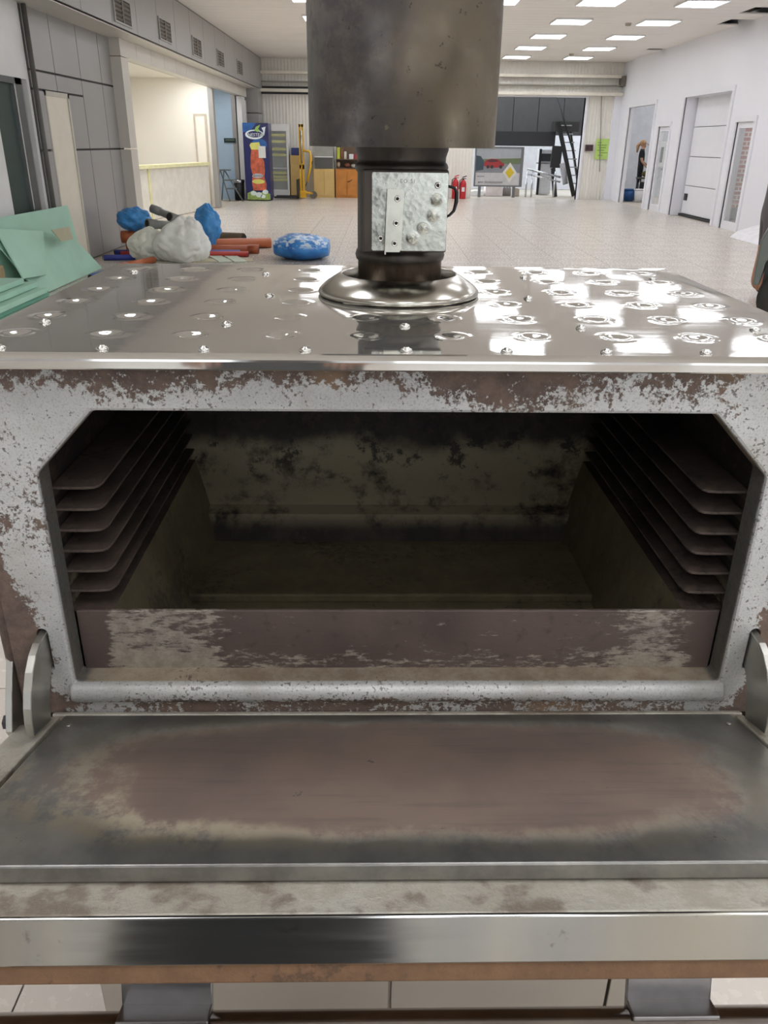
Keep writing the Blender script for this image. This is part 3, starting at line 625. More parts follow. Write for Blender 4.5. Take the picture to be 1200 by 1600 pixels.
# ------------------------------------------------------------------ people
def skin_person(name, joints, edges, radii, loc, material, root, sub=2):
    me = bpy.data.meshes.new(name); me.from_pydata([Vector(j) for j in joints], edges, []); o = bpy.data.objects.new(name, me); COL.objects.link(o)
    sk = o.modifiers.new('skin', 'SKIN'); 
    for i, r in enumerate(radii):
        rr = r if isinstance(r, tuple) else (r, r); me.skin_vertices[0].data[i].radius = rr
    me.skin_vertices[0].data[0].use_root = True
    sk.use_smooth_shade = True
    s2 = o.modifiers.new('sub', 'SUBSURF'); s2.levels = sub; s2.render_levels = sub
    bpy.context.view_layer.update()
    m2 = bpy.data.meshes.new_from_object(o.evaluated_get(bpy.context.evaluated_depsgraph_get()))
    bpy.data.objects.remove(o)
    m2.materials.clear(); m2.materials.append(material); m2.name = name
    q = bpy.data.objects.new(name, m2); COL.objects.link(q); q.parent = root; q.location = loc
    return q
def body_mat(name, top, low, skin, shoe, waist, knee=0.0, neck=1.36, sleeve=None, slx=.25):
    g = NG(name); z = g.xyz(2); ax = g.math('ABSOLUTE', g.xyz(0))
    c = g.mix(g.math('GREATER_THAN', z, .075), shoe, skin if knee > .1 else low)
    if knee > .1: c = g.mix(g.math('GREATER_THAN', z, knee), c, low)
    c = g.mix(g.math('GREATER_THAN', z, waist), c, top)
    c = g.mix(g.math('GREATER_THAN', z, neck), c, skin)
    if sleeve: c = g.mix(g.math('MULTIPLY', g.math('LESS_THAN', z, sleeve), g.math('GREATER_THAN', ax, slx)), c, skin)
    g.done(c, .75); g.bump(g.noise(30, 3), .2, .01)
    return g.m
SKIN = srgb(196, 150, 124)
# woman in the open doorway, turned side on, looking down at the trolley
H_ = 1.55
jt = [(0,0,.86),(0,.0,1.0),(0,.01,1.18),(0,.02,1.3),(0,.01,1.375),(0,-.01,1.41),(0,-.03,1.475),
      (-.14,.02,1.28),(-.19,.0,1.05),(-.14,-.14,.9),(-.12,-.2,.86),(.14,.02,1.28),(.19,.0,1.05),(.16,-.16,.92),(.13,-.22,.88),
      (-.08,0,.8),(-.09,-.01,.46),(-.09,.03,.1),(-.09,-.1,.035),(.08,0,.8),(.09,.0,.46),(.09,.05,.1),(.09,-.08,.035)]
ed = [(0,1),(1,2),(2,3),(3,4),(4,5),(5,6),(3,7),(7,8),(8,9),(9,10),(3,11),(11,12),(12,13),(13,14),(0,15),(15,16),(16,17),(17,18),(0,19),(19,20),(20,21),(21,22)]
rd_ = [(.14,.1),(.115,.085),(.14,.1),(.12,.08),.045,.06,(.075,.09),.05,.038,.03,.028,.05,.038,.03,.028,.085,.06,.04,.03,.085,.06,.04,.03]
px_, py_ = 7.34, 24.9
t = thing('person', (px_, py_, 0), 'person with a fair ponytail in black clothes behind a trolley in the doorway', 'person')
BM = body_mat('dark_clothes_body', srgb(22, 22, 28), srgb(18, 18, 22), SKIN, srgb(20, 20, 22), .86, neck=1.345, sleeve=1.12, slx=.16)
bo = skin_person('body', jt, ed, rd_, (0, 0, 0), BM, t); bo.rotation_euler = (0, 0, R_(75))
HAIR = mat('fair_hair', srgb(176, 136, 100), .6, var=.25, scale=30)
hb = MB().ball((0, .015, 1.495), .095, 14, 10, (.85, 1, .95)).tube([(0, .09, 1.5), (0, .15, 1.42), (0, .15, 1.25)], [.045, .05, .02], 10).build('hair', HAIR, t); hb.rotation_euler = (0, 0, R_(75))
fc = MB().ball((0, -.125, 1.46), .018, 8, 6).ball((.032, -.1, 1.485), .011, 8, 6).ball((-.032, -.1, 1.485), .011, 8, 6).build('face_features', mat('face_skin', srgb(186, 136, 112), .6), t); fc.rotation_euler = (0, 0, R_(75))
for sx in (-1, 1):
    hands = MB()
    for k in range(5):
        hands.tube([(sx*.125+(k-2)*.014, -.215, .865), (sx*.125+(k-2)*.017, -.25-.01*(2-abs(k-2)), .85), (sx*.125+(k-2)*.017, -.262, .825)], [.009, .008, .006], 6)
    hands.build('hand', mat('face_skin', srgb(186, 136, 112)), t).rotation_euler = (0, 0, R_(75))
# trolley the person leans over
t = thing('cleaning_trolley', (px_-.05, py_-.5, 0), 'low dark trolley with olive bag in front of the person in the doorway', 'trolley')
cx, cy = px_+.06, py_-.5
for sx in (-.22, .22):
    for sy in (-.15, .15): child(MB().tube([(cx+sx, cy+sy, .06), (cx+sx, cy+sy, .62)], .014, 6), 'leg', STEEL, t); child(MB().tube([(cx+sx-.015, cy+sy, .04), (cx+sx+.015, cy+sy, .04)], .04, 10), 'caster', BLACK, t)
child(MB().box(cx-.25, cx+.25, cy-.18, cy+.18, .58, .62), 'tray', mat('trolley_tray', srgb(70, 66, 52), .5), t); child(MB().box(cx-.24, cx+.24, cy-.17, cy+.17, .14, .17), 'tray', mat('trolley_tray', srgb(70, 66, 52)), t)
child(MB().box(cx-.2, cx+.1, cy-.12, cy+.12, .17, .5), 'black_sack', BLACK, t, bevel=.05, segs=3)
tag(MB().ball((cx+.05, cy, .71), .16, 16, 10, (1.2, .8, .58), fn=lambda p: p*(1+.15*mnoise.noise(p*9))).build('olive_bag', mat('olive_cloth', srgb(112, 100, 58), .8, var=.2)), 'olive cloth bag lying on the dark trolley', 'bag')
# buckets by the doorway
def bucket(x, y, r, h, c, lb, nm):
    t = thing('bucket', (x, y, 0), lb, 'bucket')
    child(MB().lathe([(0, 0), (r*.75, 0), (r, h), (r*.96, h), (r*.7, .02), (0, .02)], (x, y, 0), 20), 'pail', mat(nm, c, .4), t)
    child(MB().lathe([(r, h-.03), (r*1.08, h-.03), (r*1.08, h), (r, h)], (x, y, 0), 20), 'rim', mat(nm, c), t)
    child(MB().tube([(x+r*math.cos(a), y-r*.5*math.sin(a), h+.0-.1*math.sin(a)) for a in [math.pi*k/8 for k in range(9)]], .008, 6), 'handle', STEEL, t)
bucket(6.94, 24.3, .17, .32, srgb(44, 92, 150), 'blue plastic bucket just inside the open doorway', 'bucket_blue')
bucket(7.12, 23.85, .17, .34, srgb(224, 224, 226), 'white plastic bucket beside the blue one in the doorway', 'bucket_white')
# black and white panel seen through the doorway
t = thing('wall_dispenser', (7.9, 26.38, .9), 'white dispenser with a black front on the wall behind the person', 'dispenser')
child(MB().box(8.02, 8.42, 26.2, 26.4, .85, 1.55), 'case', WHITE, t, bevel=.03); child(MB().box(8.1, 8.34, 26.18, 26.2, .98, 1.4), 'front', BLACK, t)
# white plinth by the right wall
tag(MB().add([(6.0, 13.0, 0), (6.49, 13.0, 0), (6.49, 14.6, 0), (6.0, 14.6, 0), (6.12, 13.0, .1), (6.49, 13.0, .22), (6.49, 14.6, .22), (6.12, 14.6, .1)], [(0,3,2,1),(4,5,6,7),(0,1,5,4),(1,2,6,5),(2,3,7,6),(3,0,4,7)]).build('white_ramp', mat('ramp_white', srgb(236, 234, 236), .4), None, bevel=.01), 'low white sloping plinth against the right wall', 'plinth')

# person in grey shorts at the picture's right edge, mostly behind the cart
jt2 = [(0,0,.9),(0,.0,1.05),(0,.0,1.22),(0,.0,1.36),(0,-.01,1.45),(0,-.02,1.5),(0,-.03,1.57),
      (-.17,.0,1.34),(-.22,.0,1.1),(-.2,-.16,.98),(-.17,-.24,1.0),(.17,.0,1.34),(.22,.0,1.1),(.2,-.16,.98),(.17,-.24,1.0),
      (-.1,0,.82),(-.11,-.02,.46),(-.11,.03,.1),(-.12,-.12,.04),(.1,0,.82),(.11,-.02,.46),(.11,.03,.1),(.12,-.12,.04)]
rd2 = [(.17,.12),(.16,.11),(.18,.12),(.15,.1),.055,.07,(.085,.1),.06,.045,.036,.034,.06,.045,.036,.034,.115,.085,.05,.042,.115,.085,.05,.042]
t = thing('person', (3.95, 8.62, 0), 'person in grey shorts and black shoes standing behind the cart', 'person')
bo = skin_person('body', jt2, ed, rd2, (0, 0, 0), body_mat('shorts_body', srgb(96, 92, 94), srgb(96, 90, 92), srgb(190, 138, 110), srgb(24, 24, 26), .95, knee=.5, neck=1.42, sleeve=1.1, slx=.19), t); bo.rotation_euler = (0, 0, R_(75))
hb = MB().ball((0, .01, 1.6), .105, 14, 10, (.9, 1, .9)).build('hair', mat('dark_hair', srgb(60, 46, 40), .7), t); hb.rotation_euler = (0, 0, R_(75))
fc = MB().ball((0, -.135, 1.555), .02, 8, 6).ball((.034, -.11, 1.58), .012, 8, 6).ball((-.034, -.11, 1.58), .012, 8, 6).build('face_features', mat('face_skin', srgb(186, 136, 112)), t); fc.rotation_euler = (0, 0, R_(75))
for sx in (-1, 1):
    hands = MB()
    for k in range(5): hands.tube([(sx*.17+(k-2)*.015, -.24, 1.0), (sx*.155+(k-2)*.018, -.295+.008*abs(k-2), 1.0), (sx*.15+(k-2)*.017, -.325+.014*abs(k-2), .985)], [.011, .009, .007], 6)
    hands.build('hand', mat('face_skin', srgb(186, 136, 112)), t).rotation_euler = (0, 0, R_(75))

# the photographer, behind the camera and seen only as a dark reflection in the polished steel
t = thing('person', (-.2, -.52, 0), 'person in a long dark coat, a dark reflection in the polished door edge', 'person')
bo = skin_person('body', jt2, ed, rd2, (0, 0, 0), body_mat('photographer_body', srgb(44, 46, 50), srgb(36, 38, 42), srgb(190, 138, 110), srgb(24, 24, 26), .95, neck=1.42, sleeve=1.04, slx=.1), t); bo.rotation_euler = (0, 0, R_(180))
hb = MB().ball((0, .01, 1.6), .105, 14, 10, (.9, 1, .9)).build('hair', mat('dark_hair', srgb(60, 46, 40)), t); hb.rotation_euler = (0, 0, R_(180))
fc = MB().ball((0, -.135, 1.555), .02, 8, 6).ball((.034, -.11, 1.58), .012, 8, 6).ball((-.034, -.11, 1.58), .012, 8, 6).build('face_features', mat('face_skin', srgb(186, 136, 112)), t); fc.rotation_euler = (0, 0, R_(180))
child(MB().lathe([(.1, 1.0), (.17, .98), (.2, .7), (.255, .40), (.25, .40), (.19, .7), (.16, .96)], (0, 0, 0), 40).xf(lambda p_: Vector((p_.x*1.12, p_.y*.7, p_.z))+t.location), 'coat_skirt', mat('dark_coat', srgb(40, 42, 46), .8), t)
for sx in (-1, 1):
    hd_ = MB()
    for k in range(5): hd_.tube([(sx*.17+(k-2)*.015, -.24, 1.0), (sx*.155+(k-2)*.018, -.295+.008*abs(k-2), 1.0), (sx*.15+(k-2)*.017, -.325+.014*abs(k-2), .985)], [.011, .009, .007], 6)
    hd_.build('hand', mat('face_skin', srgb(186, 136, 112)), t).rotation_euler = (0, 0, R_(180))

# small dark utility cart at the right edge
CB = mat('cart_green_grey', srgb(104, 110, 104), .3, .3); TY = mat('tyre', srgb(40, 39, 34), .8)
CT = R_(-26)
t = thing('utility_cart', (3.13, 6.95, 0), 'dark grey green utility cart with a black tyre at the right edge', 'cart', rz=CT)
def cpart(b, name, m_, **kw): return b.build(name, m_, t, **kw)
cpart(MB().prism([(0, .36), (-.005, .5), (-.005, .72), (.05, .86), (.33, .98), (2.2, .98), (2.4, .85), (2.4, .36), (.93, .34), (.67, .34), (.63, .5), (.53, .62), (.38, .70), (.25, .70), (.15, .66), (.07, .55), (.05, .36)], lambda p_, yy_: (p_[0], yy_, p_[1]), 0, 1.1), 'body_shell', CB, bevel=.015)
cpart(MB().box(.07, .65, .06, 1.04, .34, .7), 'wheel_well', BLACK)
cpart(MB().box(.7, 2.3, .05, 1.05, .98, 1.05), 'deck', BLACK, bevel=.02)
for wx_ in (.32, 2.0):
    for yy_ in (-.02, .96):
        wh = cpart(MB().lathe([(.14, 0), (.24, 0), (.27, .03), (.27, .13), (.24, .16), (.14, .16)], (0, 0, 0), 32, closed=True).xf(lambda p_: Vector((p_.x+wx_, yy_+p_.z, p_.y+.27))), 'tyre', TY)
        MB().lathe([(0, .03), (.06, .02), (.07, .05), (.13, .04), (.14, .01), (.14, .15), (0, .15)], (0, 0, 0), 24).xf(lambda p_: Vector((p_.x+wx_, yy_+p_.z, p_.y+.27))).build('wheel_rim', mat('rim_grey', srgb(130, 130, 126), .4, .6), wh)

# ------------------------------------------------------------------ building materials on the floor, left
GRN = mat('green_plasterboard', srgb(174, 216, 194), .65, var=.04, scale=3); GRE = mat('plasterboard_edge', srgb(120, 172, 150), .7)
def sheet(name, corners, th, label, group, m_=GRN):
    c = [Vector(p) for p in corners]; n = (c[1]-c[0]).cross(c[3]-c[0]).normalized()*th
    b = MB().hexa([c[0], c[1], c[2], c[3], c[0]+n, c[1]+n, c[2]+n, c[3]+n]); o = b.build(name, m_); tag(o, label, 'plasterboard', group); return o
def lean(u, v, x0=-3.42, k=.42):     # point of the leaning plane: x = x0 - k*z
    d = ray(u, v); c = Vector((0, 0, EYE)); s_ = (x0 - k*c.z - c.x)/(d.x + k*d.z); return c + d*s_
for nm, cs, x0, k, lb in (
    ('plasterboard_sheet', [(-12, 420), (126, 396), (104, 321), (-12, 342)], -3.62, .12, 'pale green plasterboard sheet leaning rearmost against the wall, with its straight top edge'),
    ('plasterboard_sheet', [(60, 452), (157, 408), (113, 371), (-14, 372)], -3.36, .5, 'pale green plasterboard sheet leaning in front, its corner nearest the steel top')):
    pts = [lean(u, v, x0, k) for u, v in cs]
    for p in pts: p.z = max(p.z, .004)
    if cs[0][0] == 60: pts[0].z = pts[1].z = .004
    else:
        for i in (0, 1): f = pts[i].z-.004; pts[i].z = .004; pts[i].x = x0
    sheet(nm, pts, .0125, lb, 'leaning plasterboard sheets')
pts = [lean(u, v, -3.345, .5) for u, v in ((30, 436), (66, 430), (62, 362), (-14, 358))]
for p in pts: p.x += .03
sheet('plasterboard_sheet', pts, .0125, 'narrow green plasterboard offcut leaning foremost at the picture\'s left edge', 'leaning plasterboard sheets')
pts = [lean(u, v, -3.5, .12) for u, v in ((75, 377), (95, 374), (89, 354), (60, 359))]
for p in pts: p.x += .13
sheet('board_offcut', pts, .01, 'small beige board offcut between the green plasterboard sheets', None, mat('beige_board', srgb(190, 186, 156), .7))['category'] = 'board offcut'
for k in range(6):
    z0 = .01+k*.05; dx = [0, .04, -.02, .05, .0, -.03][k]; dy = [0, .05, .08, .02, .1, .04][k]
    zt = .016
    b = MB().box(-3.75, -2.98+dx-.03*k, 6.2, 7.55+dy-.07*k, z0, z0+.044)
    tag(b.build('plasterboard_stack_sheet', GRN if k != 2 else GRE, None, bevel=.004), 'flat green plasterboard of the low stack, %s' % ['lowest', 'second from the floor', 'third from the floor', 'fourth from the floor', 'second from the top', 'topmost'][k], 'plasterboard', 'stacked plasterboard')
tag(MB().box(-3.77, -3.58, 7.62, 7.82, .0, .33).build('carton', mat('brown_carton', srgb(190, 168, 130), .7), None, bevel=.01), 'tan carton behind the low plasterboard stack', 'carton')

ORG = mat('orange_pvc', srgb(190, 104, 62), .4); ORD = mat('orange_pvc_dark', srgb(170, 88, 54), .45); BLP = mat('blue_pipe', srgb(62, 74, 158), .45); RDP = mat('red_pipe', srgb(186, 66, 56), .45); GYP = mat('grey_pvc', srgb(140, 142, 138), .4); INS = mat('pipe_bore', srgb(36, 32, 30), .8)
def pipe(a, b, r, m_, label, group, socket=True):
    a, b = Vector(a), Vector(b); d = (b-a).normalized()
    t = thing('drain_tube', a, label, 'pipe', group)
    child(MB().tube([a, b], r, 18), 'tube', m_, t)
    if socket: child(MB().tube([a-d*.01, a+d*.12], r*1.14, 18).tube([a+d*.12, a+d*.15], [r*1.14, r], 18, cap=False), 'socket', m_, t)
    for e, s_ in ((a-d*.011, -1), (b, 1)): child(MB().tube([e, e+d*.002*s_], r*.86, 18), 'bore', INS, t)
def fl_(u, v, r): p = at(u, v, 'z', 0); return Vector((p.x, p.y, r))
def band(u0, v0, u1, v1, r, *a, **k):
    p, q = at(u0, v0, 'z', r), at(u1, v1, 'z', r); p.z = q.z = r; pipe(p, q, r, *a, **k)
pipe((-3.6, 11.75, .07), (-1.65, 12.3, .07), .07, ORG, 'long orange pipe, hindmost of the pile, reaching furthest from the wall', 'pipes of the pile')
pipe((-1.74, 11.62, .056), (-3.3, 11.50, .056), .056, ORD, 'orange pipe lying in front of the longest one, its end beside the red pipe', 'pipes of the pile')
pipe((-3.6, 11.6, .2), (-2.95, 11.68, .2), .072, ORG, 'short orange pipe on top at the wall end of the pile', 'pipes of the pile')
pipe((-3.62, 11.27, .035), (-1.95, 11.40, .035), .035, BLP, 'long blue pipe, rear one behind the white sacks', 'pipes of the pile', socket=False)
pipe((-3.5, 11.12, .035), (-1.82, 11.26, .035), .035, RDP, 'red pipe lying behind the white sacks', 'pipes of the pile', socket=False)
pipe((-3.6, 10.72, .035), (-3.22, 10.80, .035), .035, BLP, 'short blue pipe beside the cream sack', 'pipes of the pile', socket=False)
pipe((-3.25, 9.15, .03), (-3.1, 10.3, .03), .03, mat('blue_grey_pipe', srgb(86, 116, 170), .45), 'blue grey pipe on the floor beside the plasterboard corner', 'pipes of the pile', socket=False)
pipe((-3.12, 9.8, .045), (-2.9, 10.5, .045), .042, ORG, 'short orange pipe on the floor beside the blue grey one', 'pipes of the pile')
def lump(name, c, r, sc, m_, label, cat, seed, amp=.18, freq=3.0, group=None, fn=None, flat=True):
    def f(p):
        q = p.normalized() if p.length > 0 else p
        k = 1+amp*mnoise.noise(q*freq+Vector((seed, seed*2, 0))) - amp*.4*(1-abs(mnoise.noise(q*freq*1.6+Vector((0, seed, 0)))))**6 - amp*.05*(1-abs(mnoise.noise(q*freq*3.3+Vector((seed, 0, 4)))))**8
        v = p*k
        if fn: v = fn(v)
        if flat and v.z < -c[2]+.003: v.z = -c[2]+.003
        return v
    o = MB().ball((0, 0, 0), r, 72, 44, sc, f).build(name, m_); o.location = c
    return tag(o, label, cat, group)
SACK = mat('white_woven_sack', srgb(242, 243, 236), .7, var=.06, scale=8, bump=.4, bscale=25); SACK2 = mat('cream_woven_sack', srgb(234, 235, 222), .7, var=.06, scale=8, bump=.4, bscale=25); BLU = mat('blue_film', srgb(70, 150, 216), .3, var=.2, scale=4, bump=.5, bscale=12)
def drape(lean_, pinch):        # a filled sack: wide foot, gathered leaning mouth
    def f(v):
        t_ = max(0, v.z/.33); k = 1-pinch*t_*t_
        return Vector((v.x*k+lean_*t_, v.y*k, v.z))
    return f
lump('white_sack', (-2.58, 10.74, .24), .31, (1.2, .8, 1.0), SACK, 'bulging white woven sack in front on the pile, a grey pipe end in its mouth', 'sack', 3.1, .26, 1.5, fn=drape(.06, .5))
lump('white_sack', (-3.06, 10.84, .17), .24, (1.05, .85, .9), SACK2, 'smaller cream sack beside the bulging white one', 'sack', 8.3, .26, 1.5, fn=drape(.05, .45))
lump('blue_bag', (-3.42, 11.62, .43), .21, (1.15, .8, .75), BLU, 'crumpled blue film bag at the wall end of the pile', 'bag', 1.7, .22, 2.2, flat=False)
lump('blue_bag', (-2.5, 11.95, .32), .24, (.8, .7, 1.2), BLU, 'crumpled blue film bag behind the bulging white sack', 'bag', 5.2, .2, 2.2)
pipe((-3.06, 10.98, .43), (-2.75, 11.3, .38), .055, GYP, 'grey pipe stub sticking out above the cream sack', 'grey pipe ends on the pile')
pipe((-3.12, 11.5, .58), (-2.62, 11.3, .42), .05, GYP, 'grey pipe pointing up, topmost on the pile', 'grey pipe ends on the pile')
pipe((-2.70, 10.72, .54), (-2.52, 11.05, .44), .055, GYP, 'grey pipe end in the mouth of the bulging white sack', 'grey pipe ends on the pile', socket=False)
pipe((-2.08, 12.5, .09), (-2.5, 12.62, .09), .09, mat('brown_roll', srgb(96, 84, 62), .8), 'short dark brown roll at the end of the pile', None, socket=False)
for k, (u0, v0, u1, v1) in enumerate(((322, 392, 352, 409), (352, 395, 376, 409))):
    p, q = at(u0, v0, 'z', .01), at(u1, v1, 'z', .01); tag(MB().bar(p+Vector((0,0,.0)), q, .16, .014).build('pale_strip', mat('pale_strip', srgb(206, 216, 198), .6)), ['pale offcut strip on the floor next to the white sack', 'pale offcut strip on the floor further from the white sack'][k], 'offcut')
tag(MB().bar(at(300, 407, 'z', .006), at(395, 406, 'z', .006), .3, .008).build('card_sheet', mat('card_beige', srgb(196, 188, 160), .7)), 'beige card sheet on the floor under the pale strips', 'card')
# blue and white printed bag of mix
def M_bag():
    g = NG('printed_bag'); z = g.xyz(2); y_ = g.xyz(1)
    n1 = g.noise(14, 5, .6, (1, 1, 2)); c = g.mix(g.ramp(g.noise(5, 3), .3, .7), srgb(40, 112, 190), srgb(66, 150, 220))
    c = g.mix(g.math('MULTIPLY', g.ramp(n1, .5, .56), g.ramp(z, .0, .06)), c, srgb(206, 224, 238))
    g.done(c, .35); g.bump(g.noise(9, 4), .5, .02); return g.m
lump('mix_bag', (-1.08, 11.15, .15), .4, (1.0, .95, .42), M_bag(), 'blue and white printed bag of dry mix lying alone on the floor', 'bag', 2.4, .1, 1.6, fn=lambda v: Vector((max(-.36, min(.36, v.x*1.1)), max(-.42, min(.42, v.y*1.15)), v.z)))
# ================================================================== THE CHARCOAL OVEN
BASE = {}
def othing(name, base, label, cat):
    c, s_ = math.cos(OVEN_TURN), math.sin(OVEN_TURN)
    o = thing(name, (base[0]*c-base[1]*s_, base[0]*s_+base[1]*c, base[2]), label, cat, rz=OVEN_TURN); BASE[o.name] = Vector(base); return o
def och(b, name, material, root, **kw): 
    r = root
    while r.name not in BASE: r = r.parent
    return b.build(name, material, root, off=BASE[r.name], **kw)
XC, YC = .041, 1.03
X0, X1, YF, YK = -.405, .487, .766, 1.325

# ---- materials (object coordinates: x from the oven's middle, y from its middle, z from the floor)
def M_frame():
    g = NG('worn_silver_enamel'); x, y, z = g.xyz(0), g.xyz(1), g.xyz(2); ax = g.math('ABSOLUTE', x)
    big = g.noise(7, 4, .6); med = g.noise(34, 6, .72); fine = g.noise(150, 5, .75); grit = g.noise(420, 2, .5)
    top = g.math('MULTIPLY', g.ramp(z, 1.172, 1.218), g.ramp(x, -.44, .40, .165, .06))
    gx = g.math('DIVIDE', g.math('SUBTRACT', x, .09), .15); mid = g.math('MULTIPLY', g.math('POWER', 2.718, g.math('MULTIPLY', g.math('MULTIPLY', gx, gx), -1.0)), g.ramp(z, 1.165, 1.185, 0, .085)); top = g.math('ADD', top, mid)
    low = g.math('MULTIPLY', g.ramp(z, 1.02, .90), g.math('MULTIPLY', g.ramp(ax, .392, .43), .34))
    edge = g.math('MULTIPLY', g.ramp(ax, .425, .446), g.ramp(z, 1.12, 1.0, 0, .26))
    foot = g.math('MULTIPLY', g.ramp(z, .838, .822), .12)
    lefts = g.math('MULTIPLY', g.ramp(x, -.33, -.40), .035)
    k = g.math('ADD', g.math('ADD', top, low), g.math('ADD', edge, g.math('ADD', foot, lefts)))
    field = g.math('ADD', g.math('MULTIPLY', big, .36), g.math('ADD', g.math('MULTIPLY', med, .30), g.math('MULTIPLY', fine, .44)))
    rust = g.ramp(g.math('ADD', field, k), .635, .68)
    silver = g.mix(g.ramp(big, .3, .7), srgb(180, 180, 177), srgb(202, 202, 199)); silver = g.mix(g.ramp(grit, .45, .75, 0, .35), silver, srgb(112, 110, 106))
    silver = g.mix(g.ramp(g.noise(11, 4), .5, .72, 0, .45), silver, srgb(152, 146, 128))
    brown = g.mix(g.ramp(med, .35, .65), srgb(84, 70, 64), srgb(112, 94, 82)); brown = g.mix(g.ramp(g.noise(5, 3), .52, .7), brown, srgb(138, 112, 84))
    pits = g.ramp(g.math('ADD', g.noise(210, 3, .6), g.ramp(big, .35, .65, -.04, .05)), .61, .68); silver = g.mix(g.math('MULTIPLY', pits, .8), silver, srgb(92, 86, 80))
    jamb = g.math('MULTIPLY', g.ramp(y, -.262, -.256), g.math('GREATER_THAN', 1.19, z))
    soil = g.mix(g.ramp(ax, .366, .374), g.mix(g.ramp(med, .35, .65), srgb(132, 112, 90), srgb(160, 146, 124)), g.mix(g.ramp(fine, .4, .6), srgb(84, 82, 76), srgb(104, 100, 90)))
    silver = g.mix(g.math('MULTIPLY', jamb, .9), silver, soil)
    g.bump(g.math('ADD', g.math('MULTIPLY', grit, .5), g.math('ADD', fine, g.math('MULTIPLY', rust, -.6))), .35, .0012)
    return g.done(g.mix(rust, silver, brown), g.mixf(rust, .40, .72), g.mixf(rust, .30, .08))
def M_soot(name, a, b, c_, ash=False):
    g = NG(name); big = g.noise(5, 5, .65); med = g.noise(22, 6, .7); fine = g.noise(90, 4, .7)
    col = g.mix(g.ramp(med, .3, .7), a, b); col = g.mix(g.ramp(g.math('ADD', g.math('MULTIPLY', big, .6), g.math('MULTIPLY', fine, .4)), .52, .6), col, c_)
    if ash:
        z = g.xyz(2); zz = g.math('ADD', z, g.math('MULTIPLY', g.math('SUBTRACT', big, .5), .12)); k = g.math('MULTIPLY', g.ramp(z, .80, .84), g.ramp(zz, .98, .94)); f = g.math('MULTIPLY', k, g.ramp(g.math('ADD', g.math('MULTIPLY', med, .5), g.math('MULTIPLY', big, .5)), .38, .52))
        col = g.mix(g.math('MULTIPLY', f, .8), col, srgb(142, 130, 104)); col = g.mix(g.math('MULTIPLY', g.math('MULTIPLY', g.ramp(zz, .86, .93), g.ramp(g.noise(26, 6, .75), .52, .6)), .85), col, srgb(24, 19, 16)); col = g.mix(g.ramp(zz, .96, 1.02, 0, .75), col, g.mix(g.ramp(g.noise(40, 6, .75), .5, .62), srgb(26, 20, 17), srgb(62, 44, 34)))
    g.bump(g.math('ADD', med, fine), .5, .002)
    return g.done(col, .75, .1)
def M_tray():
    g = NG('scorched_tray_steel'); x, z = g.xyz(0), g.xyz(2); med = g.noise(26, 6, .72, (1, 1, 2.4)); fine = g.noise(110, 5, .7, (.5, 1, 2)); big = g.noise(6, 3)
    k = g.math('ADD', g.math('MULTIPLY', g.ramp(z, .885, .85), .10), g.math('ADD', g.math('MULTIPLY', g.ramp(x, -.18, -.25), .15), g.math('MULTIPLY', g.ramp(x, .20, .30), .13)))
    k = g.math('ADD', k, g.math('MULTIPLY', g.ramp(g.math('ABSOLUTE', x), .335, .365), -.3))
    bare = g.ramp(g.math('ADD', g.math('ADD', g.math('MULTIPLY', med, .5), g.math('MULTIPLY', fine, .5)), k), .585, .69)
    brown = g.mix(g.ramp(big, .3, .7), srgb(78, 66, 62), srgb(98, 84, 76)); brown = g.mix(g.ramp(g.noise(60, 4), .55, .75, 0, .5), brown, srgb(52, 44, 42))
    g.bump(g.math('ADD', fine, bare), .3, .0015)
    return g.done(g.mix(g.math('MULTIPLY', bare, g.ramp(g.noise(70, 5, .7), .3, .7, .55, 1)), brown, srgb(168, 160, 146)), g.mixf(bare, .62, .45), g.mixf(bare, .25, .5))
def M_panel():
    g = NG('door_panel_steel'); x, y = g.xyz(0), g.xyz(1)
    big = g.noise(5, 4, .6); med = g.noise(16, 6, .68, (1, .55, 1)); fine = g.noise(120, 4, .7, (.35, 1, 1)); scr = g.noise(60, 3, .6, (.12, 1.6, 1))
    ex = g.math('DIVIDE', x, .345); ey = g.math('DIVIDE', g.math('SUBTRACT', y, -.4163), .118)
    r = g.math('SQRT', g.math('ADD', g.math('POWER', g.math('ABSOLUTE', ex), 2.6), g.math('POWER', g.math('ABSOLUTE', ey), 2.6)))
    r = g.math('ADD', r, g.math('ADD', g.math('MULTIPLY', g.math('SUBTRACT', big, .5), .55), g.math('MULTIPLY', g.math('SUBTRACT', med, .5), .45)))
    left = g.ramp(x, .0, -.22, .45, 1.15)
    front = g.ramp(y, -.33, -.47, .25, 1.0)
    ring = g.math('MULTIPLY', g.math('MULTIPLY', g.ramp(r, .76, .90), g.ramp(r, 1.26, 1.04)), g.math('MULTIPLY', g.math('MULTIPLY', left, front), g.ramp(g.math('ADD', med, g.math('MULTIPLY', g.noise(55, 5, .75), .4)), .58, .76)))
    brown = g.mix(g.ramp(big, .3, .7), srgb(112, 98, 90), srgb(134, 116, 104)); brown = g.mix(g.ramp(scr, .5, .75, 0, .35), brown, srgb(92, 80, 76))
    steel = g.mix(g.ramp(med, .3, .7), srgb(120, 119, 116), srgb(148, 145, 138))
    col = g.mix(g.ramp(r, .86, 1.04), brown, steel); col = g.mix(g.math('MULTIPLY', ring, .85), col, srgb(172, 160, 138))
    col = g.mix(g.ramp(g.noise(24, 5, .8), .66, .7, 0, .6), col, srgb(52, 46, 44))
    g.bump(g.math('ADD', fine, g.math('MULTIPLY', med, .6)), .22, .0012)
    return g.done(col, g.mixf(g.ramp(r, .85, 1.1), .55, .34), g.mixf(g.ramp(r, .85, 1.1), .25, .8))
